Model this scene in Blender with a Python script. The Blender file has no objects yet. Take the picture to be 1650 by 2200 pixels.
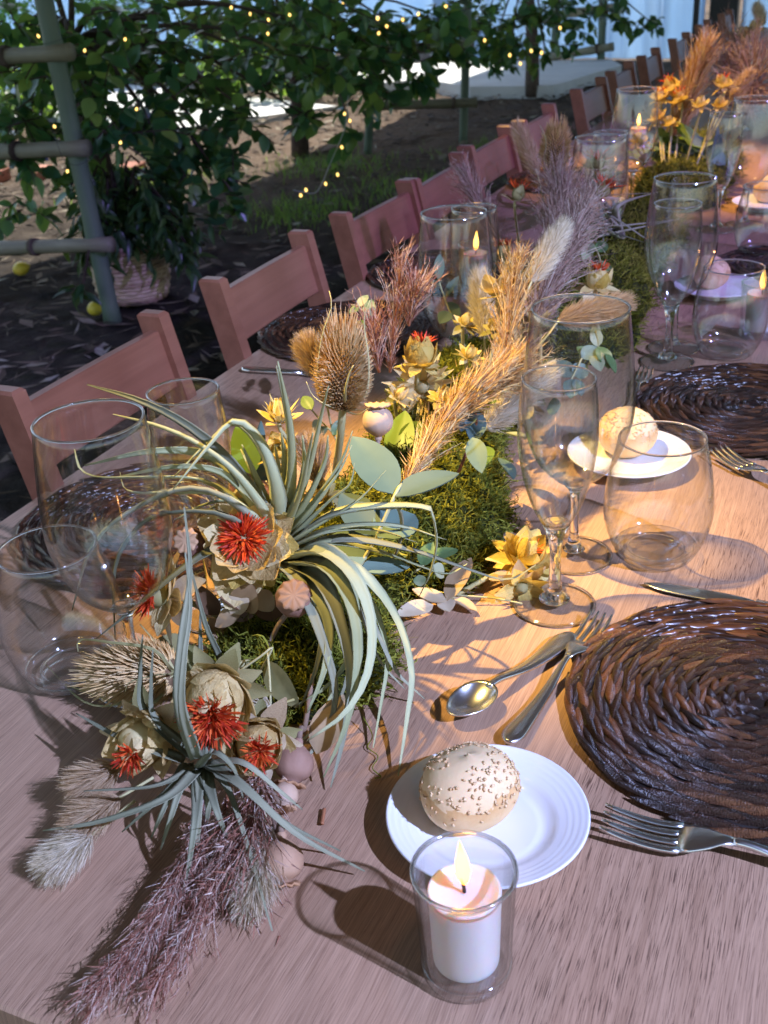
import bpy, math, random
import numpy as np
from mathutils import Matrix, Vector

random.seed(7)
rng = np.random.default_rng(7)
scene = bpy.context.scene
COL = scene.collection

# ------------------------------------------------------------------ camera
T = 0.75                       # height of the table top
F_PX, CX, CY = 2340.0, 825.0, 1100.0
_p, _y, _r = [math.radians(a) for a in (27.59, 25.01, -3.56)]
FW = np.array([-math.sin(_y)*math.cos(_p), math.cos(_y)*math.cos(_p), -math.sin(_p)])
_rt = np.array([math.cos(_y), math.sin(_y), 0.0]); _up = np.cross(_rt, FW)
RT = _rt*math.cos(_r) + _up*math.sin(_r)
UP = -_rt*math.sin(_r) + _up*math.cos(_r)
CAM = np.array([0.0, 0.0, 1.35])
cam = bpy.data.cameras.new('camera'); cam_o = bpy.data.objects.new('camera', cam); COL.objects.link(cam_o)
cam_o.matrix_world = Matrix(((RT[0], UP[0], -FW[0], CAM[0]), (RT[1], UP[1], -FW[1], CAM[1]), (RT[2], UP[2], -FW[2], CAM[2]), (0, 0, 0, 1)))
cam.sensor_fit = 'VERTICAL'; cam.sensor_height = 36.0; cam.sensor_width = 27.0
cam.lens = F_PX/2200*36.0
cam.clip_start = 0.02; cam.clip_end = 400
cam.dof.use_dof = True; cam.dof.focus_distance = 0.98; cam.dof.aperture_fstop = cam.lens/2.9
scene.camera = cam_o

# ------------------------------------------------------------------ world, sun, event lamps, exposure
world = bpy.data.worlds.new('World'); scene.world = world; world.use_nodes = True
wn = world.node_tree.nodes; wl = world.node_tree.links
sky = wn.new('ShaderNodeTexSky'); sky.sky_type = 'NISHITA'; sky.sun_disc = False
SUN_EL, SUN_AZ = 50.0, -38.0            # azimuth measured from +Y, negative = towards -X
sky.sun_elevation = math.radians(SUN_EL); sky.sun_rotation = math.radians(SUN_AZ)
wl.new(sky.outputs[0], wn['Background'].inputs[0]); wn['Background'].inputs[1].default_value = 0.15

def aim(o, d):
    o.rotation_euler = Vector(d).to_track_quat('-Z', 'Y').to_euler()
sun = bpy.data.lights.new('sun', 'SUN'); sun.energy = 5.0; sun.angle = math.radians(0.5); sun.color = (1.0, 0.95, 0.86)
sun_o = bpy.data.objects.new('sun', sun); COL.objects.link(sun_o); sun_o.location = (0, 0, 12)
_e, _a = math.radians(SUN_EL), math.radians(SUN_AZ)
SUN_DIR = np.array([math.sin(_a)*math.cos(_e), math.cos(_a)*math.cos(_e), math.sin(_e)])
aim(sun_o, -SUN_DIR)

def spot(name, target, direction, dist, energy, color, cone, blend, size):
    """an event spotlight hung under the added roof, aimed at a point of the table"""
    d = np.array(direction, float); d /= np.linalg.norm(d)
    l = bpy.data.lights.new(name, 'SPOT'); l.energy = energy; l.color = color
    l.spot_size = math.radians(cone); l.spot_blend = blend; l.shadow_soft_size = size
    o = bpy.data.objects.new(name, l); COL.objects.link(o)
    o.location = np.array(target) + d*dist; aim(o, -d)
    return o
# violet wash from the right of the table, amber spots from the far end
spot('violet_spot', (-0.52, 0.60, T), (0.76, -0.21, 0.61), 3.6, 600, (0.43, 0.53, 1.0), 46, 0.7, 0.028)
spot('violet_spot', (-0.30, 2.6, T), (0.80, -0.30, 0.56), 3.6, 360, (0.36, 0.28, 1.0), 34, 0.7, 0.028)
spot('amber_spot', (-0.41, 1.03, T), (-0.36, -0.10, 0.92), 2.7, 560, (1.0, 0.68, 0.20), 19, 1.0, 0.028)
spot('amber_spot', (-0.40, 3.1, T), (-0.45, -0.10, 0.88), 2.8, 440, (1.0, 0.60, 0.20), 24, 0.9, 0.028)
scene.view_settings.view_transform = 'Standard'; scene.view_settings.look = 'None'
scene.view_settings.gamma = 1.0; scene.view_settings.use_curve_mapping = False
scene.view_settings.exposure = 1.0
scene.render.engine = 'CYCLES'
cy = scene.cycles
cy.max_bounces = 10; cy.transparent_max_bounces = 32; cy.transmission_bounces = 10; cy.glossy_bounces = 5; cy.diffuse_bounces = 3
cy.caustics_reflective = False; cy.caustics_refractive = False
cy.sample_clamp_indirect = 3.0; cy.use_denoising = True

# ------------------------------------------------------------------ measuring helpers (metres; pixels of the photograph give directions only)
def ray(px, py): return FW + RT*((px-CX)/F_PX) - UP*((py-CY)/F_PX)
def PZ(px, py, h=0.0, base=T):
    r = ray(px, py); return CAM + r*((base+h-CAM[2])/r[2])
def PY(px, py, y):
    r = ray(px, py); return CAM + r*(y/r[1])
def PXX(px, py, x):
    r = ray(px, py); return CAM + r*(x/r[0])
def PD(px, py, d):
    r = ray(px, py); return CAM + r*(d/np.linalg.norm(r))
def unit(v):
    v = np.asarray(v, float); return v/(np.linalg.norm(v)+1e-12)
def facing(a, b, c): return unit(RT*a + UP*b - FW*c)     # right, up, towards the near end of the table

# ------------------------------------------------------------------ mesh helpers
class MB:
    def __init__(s): s.v = []; s.f = []; s.n = 0
    def add(s, V, F):
        V = np.asarray(V, float).reshape(-1, 3); s.v.append(V)
        n = s.n; s.f.extend([tuple(int(i)+n for i in q) for q in F]); s.n += len(V); return s
    def V(s): return np.concatenate(s.v)
def mesh(name, V, F, mat, smooth=True):
    me = bpy.data.meshes.new(name)
    me.from_pydata(np.asarray(V, float).reshape(-1, 3).tolist(), [], [tuple(q) for q in (F.tolist() if hasattr(F, 'tolist') else F)])
    if smooth: me.polygons.foreach_set('use_smooth', [True]*len(me.polygons))
    me.materials.append(mat); me.update(); return me
def tag(o, label=None, cat=None, group=None, kind=None):
    if label: o['label'] = label
    if cat: o['category'] = cat
    if group: o['group'] = group
    if kind: o['kind'] = kind
    return o
def empty(name, loc, label=None, cat=None, group=None):
    o = bpy.data.objects.new(name, None); COL.objects.link(o); o.location = Vector(loc); o.empty_display_size = 0.03
    return tag(o, label, cat, group)
def link(name, me, parent=None, mw=None):
    o = bpy.data.objects.new(name, me); COL.objects.link(o)
    if parent is not None: o.parent = parent
    if mw is not None: o.matrix_basis = mw
    return o
def obj(name, V, F, mat, parent=None, org=None, smooth=True, kind=None):
    """one mesh object; V in world metres, stored relative to org (the parent's place)"""
    V = np.asarray(V, float).reshape(-1, 3)
    if org is None: org = np.array(parent.location) if parent is not None else np.zeros(3)
    o = link(name, mesh(name, V-np.asarray(org), F, mat, smooth), parent)
    if parent is None: o.location = Vector(org)
    if kind: o['kind'] = kind
    return o
def mbobj(name, mb, mat, parent=None, org=None, smooth=True, kind=None):
    return obj(name, mb.V(), mb.f, mat, parent, org, smooth, kind)
def copy_tree(o, parent=None):
    c = o.copy(); COL.objects.link(c); c.parent = parent
    for ch in list(o.children): copy_tree(ch, c)
    return c
def box(x0, x1, y0, y1, z0, z1):
    V = [(x, y, z) for z in (z0, z1) for y in (y0, y1) for x in (x0, x1)]
    return V, [(0, 2, 3, 1), (4, 5, 7, 6), (0, 1, 5, 4), (2, 6, 7, 3), (0, 4, 6, 2), (1, 3, 7, 5)]
def bevel_box(x0, x1, y0, y1, z0, z1, b=0.004):
    """box with chamfered edges: 24 vertices"""
    V = []; idx = {}
    for i, x in enumerate((x0, x1)):
        for j, y in enumerate((y0, y1)):
            for k, z in enumerate((z0, z1)):
                sx, sy, sz = (1, -1)[i], (1, -1)[j], (1, -1)[k]
                idx[i, j, k] = len(V)
                V += [(x, y+sy*b, z+sz*b), (x+sx*b, y, z+sz*b), (x+sx*b, y+sy*b, z)]
    g = lambda i, j, k, a: idx[i, j, k]+a
    F = []
    for i in (0, 1): F.append([g(i, 0, 0, 0), g(i, 1, 0, 0), g(i, 1, 1, 0), g(i, 0, 1, 0)][::(-1, 1)[i]])
    for j in (0, 1): F.append([g(0, j, 0, 1), g(1, j, 0, 1), g(1, j, 1, 1), g(0, j, 1, 1)][::(1, -1)[j]])
    for k in (0, 1): F.append([g(0, 0, k, 2), g(1, 0, k, 2), g(1, 1, k, 2), g(0, 1, k, 2)][::(-1, 1)[k]])
    for i in (0, 1):
        for j in (0, 1): F.append([g(i, j, 0, 0), g(i, j, 1, 0), g(i, j, 1, 1), g(i, j, 0, 1)])
        for k in (0, 1): F.append([g(i, 0, k, 0), g(i, 1, k, 0), g(i, 1, k, 2), g(i, 0, k, 2)])
    for j in (0, 1):
        for k in (0, 1): F.append([g(0, j, k, 1), g(1, j, k, 1), g(1, j, k, 2), g(0, j, k, 2)])
    for i in (0, 1):
        for j in (0, 1):
            for k in (0, 1): F.append([g(i, j, k, 0), g(i, j, k, 1), g(i, j, k, 2)])
    return V, F
def lathe(prof, n=48, close=False):
    prof = np.asarray(prof, float); m = len(prof)
    a = np.linspace(0, 2*np.pi, n, endpoint=False)
    V = np.stack([prof[:, None, 0]*np.cos(a), prof[:, None, 0]*np.sin(a), np.repeat(prof[:, 1:2], n, 1)], -1).reshape(-1, 3)
    F = []
    mm = m if close else m-1
    for i in range(mm):
        i2 = (i+1) % m
        for j in range(n):
            j2 = (j+1) % n
            F.append((i*n+j, i*n+j2, i2*n+j2, i2*n+j))
    return V, F
def spline(pts, n):
    """Catmull-Rom through pts, n samples"""
    P = np.asarray(pts, float)
    if len(P) == 2: return P[0]+(P[1]-P[0])*np.linspace(0, 1, n)[:, None]
    Q = np.vstack([2*P[0]-P[1], P, 2*P[-1]-P[-2]])
    seg = np.linalg.norm(np.diff(P, axis=0), axis=1)**0.6; s = np.concatenate([[0], np.cumsum(seg)]); s /= s[-1]
    out = []
    for t in np.linspace(0, 1, n):
        i = min(int(np.searchsorted(s, t, 'right'))-1, len(P)-2); i = max(i, 0)
        u = (t-s[i])/(s[i+1]-s[i]+1e-12)
        p0, p1, p2, p3 = Q[i:i+4]
        out.append(0.5*((2*p1)+(-p0+p2)*u+(2*p0-5*p1+4*p2-p3)*u*u+(-p0+3*p1-3*p2+p3)*u**3))
    return np.array(out)
def frames(C, ref=(0, 0, 1)):
    C = np.asarray(C, float); Tn = np.gradient(C, axis=0); Tn /= np.linalg.norm(Tn, axis=1)[:, None]+1e-12
    ref = np.asarray(ref, float)
    if abs(Tn[0] @ unit(ref)) > 0.93: ref = np.array([0.3, -1, 0.1])
    s = unit(np.cross(Tn[0], ref)); S = [s]
    for i in range(1, len(C)):
        s = s-Tn[i]*(s @ Tn[i]); s = unit(s); S.append(s)
    S = np.array(S); N = np.cross(S, Tn); return Tn, S, N
def tube(C, r, n=8, ref=(0, 0, 1), cap=True):
    C = np.asarray(C, float); r = np.broadcast_to(np.asarray(r, float), (len(C),))
    Tn, S, N = frames(C, ref); a = np.linspace(0, 2*np.pi, n, endpoint=False)
    V = (C[:, None]+r[:, None, None]*(S[:, None]*np.cos(a)[None, :, None]+N[:, None]*np.sin(a)[None, :, None])).reshape(-1, 3)
    F = [(i*n+j, i*n+(j+1) % n, (i+1)*n+(j+1) % n, (i+1)*n+j) for i in range(len(C)-1) for j in range(n)]
    if cap: F += [tuple(range(n))[::-1], tuple(range((len(C)-1)*n, len(C)*n))]
    return V, F
def strap(C, w, th=0.25, chan=0.35, ref=(0, 0, 1), roll=0.0):
    """a thick channelled leaf: closed 8-sided flat section along a curve; w = half widths"""
    C = np.asarray(C, float); w = np.broadcast_to(np.asarray(w, float), (len(C),))
    Tn, S, N = frames(C, ref)
    if roll:
        S, N = S*math.cos(roll)+N*math.sin(roll), N*math.cos(roll)-S*math.sin(roll)
    sec = [(-1, .0+chan), (-.5, -.1+chan*.25+th*.5), (0, -.12+th*.5), (.5, -.1+chan*.25+th*.5), (1, 0+chan), (.5, -.1+chan*.25-th*.5), (0, -.12-th*.5), (-.5, -.1+chan*.25-th*.5)]
    n = 8
    V = np.array([[C[i]+w[i]*(S[i]*a+N[i]*b) for a, b in sec] for i in range(len(C))]).reshape(-1, 3)
    F = [(i*n+j, i*n+(j+1) % n, (i+1)*n+(j+1) % n, (i+1)*n+j) for i in range(len(C)-1) for j in range(n)]
    F += [tuple(range(n))[::-1], tuple(range((len(C)-1)*n, len(C)*n))]
    return V, F
def ribbons(Cs, side, w):
    """many thin ribbons at once: Cs (N,K,3), side (N,3) or (N,K,3), w (K,) or (N,K) half width"""
    Cs = np.asarray(Cs, float); N_, K = Cs.shape[:2]
    if side.ndim == 2: side = np.repeat(side[:, None], K, 1)
    w = np.broadcast_to(np.asarray(w, float), (N_, K))[..., None]
    V = np.stack([Cs-side*w, Cs+side*w], 2).reshape(-1, 3)
    b = (np.arange(N_)*K*2)[:, None, None]; k = (np.arange(K-1)*2)[None, :, None]
    F = (b+k+np.array([0, 1, 3, 2])[None, None]).reshape(-1, 4)
    return V, F
def rand_unit(n):
    v = rng.normal(size=(n, 3)); return v/np.linalg.norm(v, axis=1)[:, None]
def frame_from(axis, spin=0.0):
    """3x3 with columns x,y,z and z = axis"""
    z = unit(axis); h = np.array([0, 0, 1.0]) if abs(z[2]) < 0.95 else np.array([1.0, 0, 0])
    x = unit(np.cross(h, z)); y = np.cross(z, x)
    c, s = math.cos(spin), math.sin(spin)
    return np.stack([x*c+y*s, y*c-x*s, z], 1)
def mat4(R, p, s=1.0):
    s = np.broadcast_to(np.asarray(s, float), (3,)); R = np.asarray(R)*s[None, :]
    return Matrix(((R[0, 0], R[0, 1], R[0, 2], p[0]), (R[1, 0], R[1, 1], R[1, 2], p[1]), (R[2, 0], R[2, 1], R[2, 2], p[2]), (0, 0, 0, 1)))

# ------------------------------------------------------------------ materials
class Nodes:
    def __init__(s, name):
        s.m = bpy.data.materials.new(name); s.m.use_nodes = True; s.t = s.m.node_tree; s.n = s.t.nodes
        s.p = s.n['Principled BSDF']; s.out = s.n['Material Output']
    def new(s, t, **kw):
        n = s.n.new(t)
        for k, v in kw.items(): setattr(n, k, v)
        return n
    def l(s, a, b): s.t.links.new(a, b)
    def coord(s, which='Object', scale=(1, 1, 1)):
        c = s.new('ShaderNodeTexCoord'); m = s.new('ShaderNodeMapping'); m.inputs['Scale'].default_value = scale
        s.l(c.outputs[which], m.inputs['Vector']); return m.outputs[0]
    def noise(s, vec, scale, detail=4, rough=.55, dist=0.0):
        n = s.new('ShaderNodeTexNoise'); n.inputs['Scale'].default_value = scale; n.inputs['Detail'].default_value = detail
        n.inputs['Roughness'].default_value = rough; n.inputs['Distortion'].default_value = dist
        if vec is not None: s.l(vec, n.inputs['Vector'])
        return n.outputs['Fac']
    def ramp(s, fac, stops, interp='LINEAR'):
        r = s.new('ShaderNodeValToRGB'); r.color_ramp.interpolation = interp; e = r.color_ramp.elements
        while len(e) < len(stops): e.new(0.5)
        for k, (p, c) in enumerate(stops):
            e[k].position = p; e[k].color = (c[0], c[1], c[2], 1) if hasattr(c, '__len__') else (c, c, c, 1)
        s.l(fac, r.inputs[0]); return r.outputs[0]
    def mix(s, f, a, b, mode='MIX'):
        m = s.new('ShaderNodeMix', data_type='RGBA', blend_type=mode)
        for sock, v in ((0, f), (6, a), (7, b)):
            if hasattr(v, 'is_output'): s.l(v, m.inputs[sock])
            elif sock == 0: m.inputs[0].default_value = v
            else: m.inputs[sock].default_value = (*v, 1)
        return m.outputs[2]
    def bump(s, h, strength=.3, dist=.002):
        b = s.new('ShaderNodeBump'); b.inputs['Strength'].default_value = strength; b.inputs['Distance'].default_value = dist
        s.l(h, b.inputs['Height']); s.l(b.outputs[0], s.p.inputs['Normal']); return b
    def base(s, c, rough=.6, spec=.5):
        if hasattr(c, 'is_output'): s.l(c, s.p.inputs['Base Color'])
        else: s.p.inputs['Base Color'].default_value = (*c, 1)
        s.p.inputs['Roughness'].default_value = rough; s.p.inputs['Specular IOR Level'].default_value = spec
        return s
    def translucent(s, colsock, amount):
        """leaf / petal light coming through"""
        tr = s.new('ShaderNodeBsdfTranslucent'); mx = s.new('ShaderNodeMixShader'); mx.inputs[0].default_value = amount
        if hasattr(colsock, 'is_output'): s.l(colsock, tr.inputs[0])
        else: tr.inputs[0].default_value = (*colsock, 1)
        s.l(s.p.outputs[0], mx.inputs[1]); s.l(tr.outputs[0], mx.inputs[2]); s.l(mx.outputs[0], s.out.inputs[0])
        return s
def m_vary(name, stops, scale=30, rough=.65, spec=.35, trans=0.0, island=False, objrand=True, bump=0.0, bscale=120, dist=.0015, stretch=(1, 1, 1)):
    """organic surface: a colour ramp driven by noise, per-object and per-piece variation"""
    N = Nodes(name); f = N.noise(N.coord('Object', stretch), scale, 3)
    if island or objrand:
        g = N.new('ShaderNodeNewGeometry').outputs['Random Per Island'] if island else N.new('ShaderNodeObjectInfo').outputs['Random']
        a = N.new('ShaderNodeMath', operation='MULTIPLY_ADD'); N.l(g, a.inputs[0]); a.inputs[1].default_value = .7; 
        b = N.new('ShaderNodeMath', operation='MULTIPLY_ADD'); N.l(f, b.inputs[0]); b.inputs[1].default_value = .7; b.inputs[2].default_value = -.2
        N.l(b.outputs[0], a.inputs[2]); f2 = a.outputs[0]
    else: f2 = f
    c = N.ramp(f2, stops); N.base(c, rough, spec)
    if bump: N.bump(N.noise(N.coord('Object', stretch), bscale, 3), bump, dist)
    if trans: N.translucent(c, trans)
    return N.m
def m_plain(name, c, rough=.5, spec=.5, metal=0.0):
    N = Nodes(name); N.base(c, rough, spec); N.p.inputs['Metallic'].default_value = metal; return N.m

# ---- table laminate: oak grain running along the table
def m_oak():
    N = Nodes('oak_laminate')
    v = N.coord('Object')
    warp = N.noise(N.coord('Object', (3, .7, 1)), 3.0, 3)
    def grain(sc, scale, det, d=0.0):
        m = N.new('ShaderNodeMapping'); m.inputs['Scale'].default_value = sc
        vm = N.new('ShaderNodeVectorMath', operation='MULTIPLY_ADD'); N.l(v, vm.inputs[0]); vm.inputs[1].default_value = (1, 1, 1)
        cmb = N.new('ShaderNodeCombineXYZ'); mm = N.new('ShaderNodeMath', operation='MULTIPLY'); N.l(warp, mm.inputs[0]); mm.inputs[1].default_value = .03
        N.l(mm.outputs[0], cmb.inputs[0]); N.l(cmb.outputs[0], vm.inputs[2]); N.l(vm.outputs[0], m.inputs['Vector'])
        return N.noise(m.outputs[0], scale, det, .6, d)
    broad = grain((9, .5, 1), 1.0, 5, .8); fine = grain((1300, 22, 1), 1.0, 3); pore = grain((1500, 40, 1), 1.0, 2); line = grain((1500, 13, 1), 1.0, 2); long_ = grain((170, 2.4, 1), 1.0, 5)
    c = N.ramp(broad, [(.3, (.36, .205, .12)), (.5, (.46, .272, .165)), (.7, (.53, .325, .205))])
    c = N.mix(.45, c, N.ramp(long_, [(.35, (.32, .180, .105)), (.62, (.54, .335, .21))]))
    c = N.mix(.40, c, N.ramp(fine, [(.3, (.28, .155, .09)), (.65, (.55, .345, .22))]))
    pm = N.ramp(pore, [(.36, .95), (.44, 0.0)]); pz = N.ramp(grain((7, .9, 1), 1.0, 2), [(.36, .12), (.64, 1.0)])
    c = N.mix(N.ramp(line, [(.38, .50), (.54, 0.0)]), c, (.22, .120, .072))
    mm = N.new('ShaderNodeMath', operation='MULTIPLY'); N.l(pm, mm.inputs[0]); N.l(pz, mm.inputs[1])
    c = N.mix(mm.outputs[0], c, (.12, .062, .038)); N.base(c, .40, .4)
    N.bump(fine, .22, .0006); return N.m
def m_wood(name, c0, c1, c2, rough=.45, ax=(60, 3, 60)):
    N = Nodes(name); f = N.noise(N.coord('Object', ax), 1.0, 5, .6, .3); g = N.noise(N.coord('Object'), 5, 3)
    o = N.new('ShaderNodeObjectInfo').outputs['Random']
    c = N.mix(.5, N.ramp(f, [(.3, c0), (.5, c1), (.72, c2)]), N.ramp(g, [(.3, c0), (.7, c2)]))
    c = N.mix(.25, c, N.ramp(o, [(0, c0), (1, c2)])); N.base(c, rough, .4); N.bump(f, .12, .001); return N.m
def m_soil():
    N = Nodes('soil'); v = N.coord('Object')
    a = N.noise(v, .45, 5, .6); b = N.noise(v, 7, 6, .65); d = N.noise(v, 45, 4, .7)
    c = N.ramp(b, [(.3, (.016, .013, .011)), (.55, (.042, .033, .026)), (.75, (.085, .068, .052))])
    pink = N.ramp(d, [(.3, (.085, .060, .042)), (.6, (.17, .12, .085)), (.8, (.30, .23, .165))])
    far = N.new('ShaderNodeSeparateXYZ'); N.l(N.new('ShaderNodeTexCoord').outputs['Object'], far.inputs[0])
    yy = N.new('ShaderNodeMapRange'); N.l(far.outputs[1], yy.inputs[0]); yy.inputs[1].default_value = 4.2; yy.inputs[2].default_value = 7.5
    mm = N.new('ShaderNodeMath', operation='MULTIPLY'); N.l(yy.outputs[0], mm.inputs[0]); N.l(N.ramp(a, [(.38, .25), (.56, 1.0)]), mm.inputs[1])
    c = N.mix(mm.outputs[0], c, pink); N.base(c, .95, .1); N.bump(d, .9, .02); return N.m
def m_leaf(name, stops, rough=.28, trans=.28):
    N = Nodes(name); g = N.new('ShaderNodeNewGeometry').outputs['Random Per Island']; o = N.new('ShaderNodeObjectInfo').outputs['Random']
    a = N.new('ShaderNodeMath', operation='ADD'); N.l(g, a.inputs[0]); N.l(o, a.inputs[1])
    b = N.new('ShaderNodeMath', operation='FRACT'); N.l(a.outputs[0], b.inputs[0])
    c = N.ramp(b.outputs[0], stops); N.base(c, rough, .5)
    tr = N.mix(.6, c, (.34, .52, .05)); N.translucent(tr, trans); return N.m
def m_fabric():
    N = Nodes('marquee_fabric'); v = N.coord('Object', (1.2, 1.2, .25)); f = N.noise(v, 2.0, 3)
    c = N.ramp(f, [(.3, (.46, .62, .80)), (.7, (.58, .72, .87))]); N.base(c, .8, .2); N.translucent(c, .60); N.bump(f, .6, .06); return N.m  # blue light on the white cloth is put into its colour

MAT = {}
MAT['oak'] = m_oak()
MAT['chair'] = m_wood('chair_wood', (.14, .048, .027), (.215, .080, .046), (.30, .125, .078), .34)
MAT['soil'] = m_soil()
MAT['steel'] = m_plain('steel', (.80, .79, .77), .24, .5, 1.0)
MAT['dark_metal'] = m_plain('dark_metal', (.02, .02, .022), .4)
MAT['fabric'] = m_fabric()
def m_roof():
    N = Nodes('added_shade_roof'); c = N.ramp(N.noise(N.coord('Object'), .8, 3), [(.3, (.60, .60, .60)), (.7, (.70, .69, .67))]); N.base(c, .85, .1); N.translucent((.75, .74, .72), .045); return N.m
MAT['roof'] = m_roof()
MAT['citrus'] = m_leaf('citrus_leaf', [(0, (.020, .085, .045)), (.4, (.050, .165, .070)), (.75, (.10, .24, .08)), (1, (.27, .39, .08))])
MAT['bushleaf'] = m_leaf('bush_leaf', [(0, (.04, .12, .035)), (.5, (.10, .22, .05)), (1, (.24, .38, .07))], .42, .5)
MAT['basketleaf'] = m_leaf('basket_plant_leaf', [(0, (.012, .040, .018)), (.6, (.026, .075, .026)), (1, (.075, .12, .03))], .35, .2)
MAT['bark'] = m_vary('bark', [(.2, (.045, .033, .026)), (.7, (.13, .10, .08))], 25, .9, .1, bump=.6, bscale=40, dist=.01)
MAT['bamboo'] = m_wood('green_bamboo', (.06, .105, .072), (.10, .155, .105), (.16, .20, .135), .5, (30, 30, 3))
MAT['canepole'] = m_wood('pale_cane', (.11, .105, .065), (.20, .19, .125), (.31, .29, .20), .55, (4, 60, 60))
MAT['wicker'] = m_vary('wicker', [(.15, (.30, .19, .12)), (.8, (.60, .45, .31))], 40, .55, .3, bump=.3)
MAT['lemon'] = m_vary('lemon_skin', [(.2, (.60, .42, .03)), (.8, (.75, .58, .06))], 15, .4, .4, bump=.4, bscale=120)
MAT['slab'] = m_vary('white_paving', [(.2, (.52, .52, .50)), (.8, (.70, .70, .68))], 3, .85, .15, objrand=False, bump=.4, bscale=12, dist=.02)
MAT['litter'] = m_vary('leaf_litter', [(.1, (.03, .022, .016)), (.45, (.085, .06, .042)), (.75, (.20, .16, .11)), (.95, (.36, .34, .27))], 10, .85, .15, island=True)
MAT['bulb'] = None
def m_emit(name, c, s):
    N = Nodes(name); N.base(c, .4); N.p.inputs['Emission Color'].default_value = (*c, 1); N.p.inputs['Emission Strength'].default_value = s; return N.m
MAT['bulb'] = m_emit('fairy_bulb', (1.0, .62, .16), 1.6)
MAT['wire'] = m_plain('clear_wire', (.50, .52, .50), .25, .6)
MAT['terracotta'] = m_vary('terracotta', [(.2, (.28, .11, .075)), (.8, (.42, .20, .14))], 8, .85, .2)

# ------------------------------------------------------------------ ground
def ground():
    n = 110; xs = np.linspace(-60, 60, 121); ys = np.linspace(-40, 80, 121)
    # finer near the table so that the soil is uneven
    xs = np.unique(np.concatenate([np.linspace(-60, -7, 24), np.linspace(-7, 2, 140), np.linspace(2, 60, 20)]))
    ys = np.unique(np.concatenate([np.linspace(-40, 0, 15), np.linspace(0, 14, 170), np.linspace(14, 80, 24)]))
    Xg, Yg = np.meshgrid(xs, ys)
    Z = .02*np.sin(Xg*2.3+np.cos(Yg*1.7))*np.cos(Yg*1.9)+.012*np.sin(Xg*6.1+Yg*3.3)+rng.normal(size=Xg.shape)*.006
    Z = np.where((Xg > -7) & (Xg < 2) & (Yg > 0) & (Yg < 14), Z, 0)-.02
    V = np.stack([Xg, Yg, Z], -1).reshape(-1, 3); nx = len(xs)
    F = [(j*nx+i, j*nx+i+1, (j+1)*nx+i+1, (j+1)*nx+i) for j in range(len(ys)-1) for i in range(nx-1)]
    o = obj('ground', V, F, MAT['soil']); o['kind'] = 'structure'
ground()
def litter():
    """dead leaves and straw lying on the soil"""
    mb = MB()
    n = 11000
    xy = np.stack([rng.uniform(-6.8, -.95, n), rng.uniform(1.2, 12.5, n)], -1)
    for k in range(n):
        L = rng.uniform(.025, .075); w = L*(rng.uniform(.03, .08) if k % 2 else rng.uniform(.12, .5)); a = rng.uniform(0, 6.28); c, s = math.cos(a), math.sin(a); t = rng.uniform(-.4, .4)
        z = rng.uniform(-.005, .022); x, y = xy[k]
        loc = [(-L, 0, 0), (0, -w, .3*w+t*.01), (L, 0, .012*rng.uniform(0, 2)), (0, w, .4*w)]
        mb.add([(x+p[0]*c-p[1]*s, y+p[0]*s+p[1]*c, z+p[2]) for p in loc], [(0, 1, 2, 3)])
    o = mbobj('leaf_litter', mb, MAT['litter'], smooth=False)
    tag(o, 'dry fallen leaves and straw scattered over the dark soil', 'leaf litter', kind='stuff')
litter()

def grass():
    n = 2600; cx = np.array([(-3.0, 5.6), (-2.6, 6.3), (-3.5, 6.9), (-4.6, 6.2), (-2.4, 7.6)]); c = cx[rng.integers(0, 5, n)]+rng.normal(size=(n, 2))*.22
    h = rng.uniform(.03, .09, n); d = rng.normal(size=(n, 2))*.5; K = np.linspace(0, 1, 4)
    P0 = np.stack([c[:, 0], c[:, 1], np.zeros(n)-.005], -1); dd = np.stack([d[:, 0], d[:, 1], np.zeros(n)], -1)
    Cs = P0[:, None]+np.array([0, 0, 1.0])*(h[:, None]*K)[..., None]+dd[:, None]*(h[:, None]*K**2)[..., None]
    s_ = rand_unit(n); s_[:, 2] = 0; V, F = ribbons(Cs, s_, np.array([.003, .0026, .0018, .0003])); o = obj('grass', V, F, MAT['bushleaf'])
    tag(o, 'thin patches of short green grass on the soil', 'grass', kind='stuff')
grass()

# ------------------------------------------------------------------ unseen roof added to shade the table; pale fabric wall at the far end
def roof():
    V, F = box(-5.85, 9, -6, 14.2, 3.75, 3.85)
    o = obj('added_shade_roof', V, F, MAT['roof'], smooth=False); o['kind'] = 'structure'  # out of view, added to keep the sun off the table
roof()
def fabric_wall(name, a, b, z1, label):
    a = np.array(a); b = np.array(b); n = 60; mb = MB(); d = unit(b-a); nrm = np.array([-d[1], d[0], 0])
    V = []
    for i in range(n):
        t = i/(n-1); p = a+(b-a)*t
        w = .05*math.sin(t*41)+.03*math.sin(t*97+1)
        for z in (0, z1*.5, z1): V.append(p+nrm*w*(1-.5*z/z1)+np.array([0, 0, z]))
    V = np.array(V); V2 = V+nrm*.012; m = len(V)
    F = [(i*3+k, (i+1)*3+k, (i+1)*3+k+1, i*3+k+1) for i in range(n-1) for k in (0, 1)]
    F2 = [tuple(q+m for q in f[::-1]) for f in F]
    o = obj(name, np.vstack([V, V2]), F+F2, MAT['fabric'], org=a); tag(o, label, 'marquee wall'); return o
fabric_wall('marquee_wall', (-5.4, 13.9, 0), (-2.02, 13.5, 0), 3.7, 'white fabric marquee wall, blue light put into its colour, left of the dark opening')
fabric_wall('marquee_wall', (-1.62, 13.4, 0), (4.0, 13.0, 0), 3.7, 'white fabric marquee wall, blue light put into its colour, right of the dark opening, behind the table')
V, F = bevel_box(-1.96, -1.66, 13.38, 13.55, 0, 3.72, .01)
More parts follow.
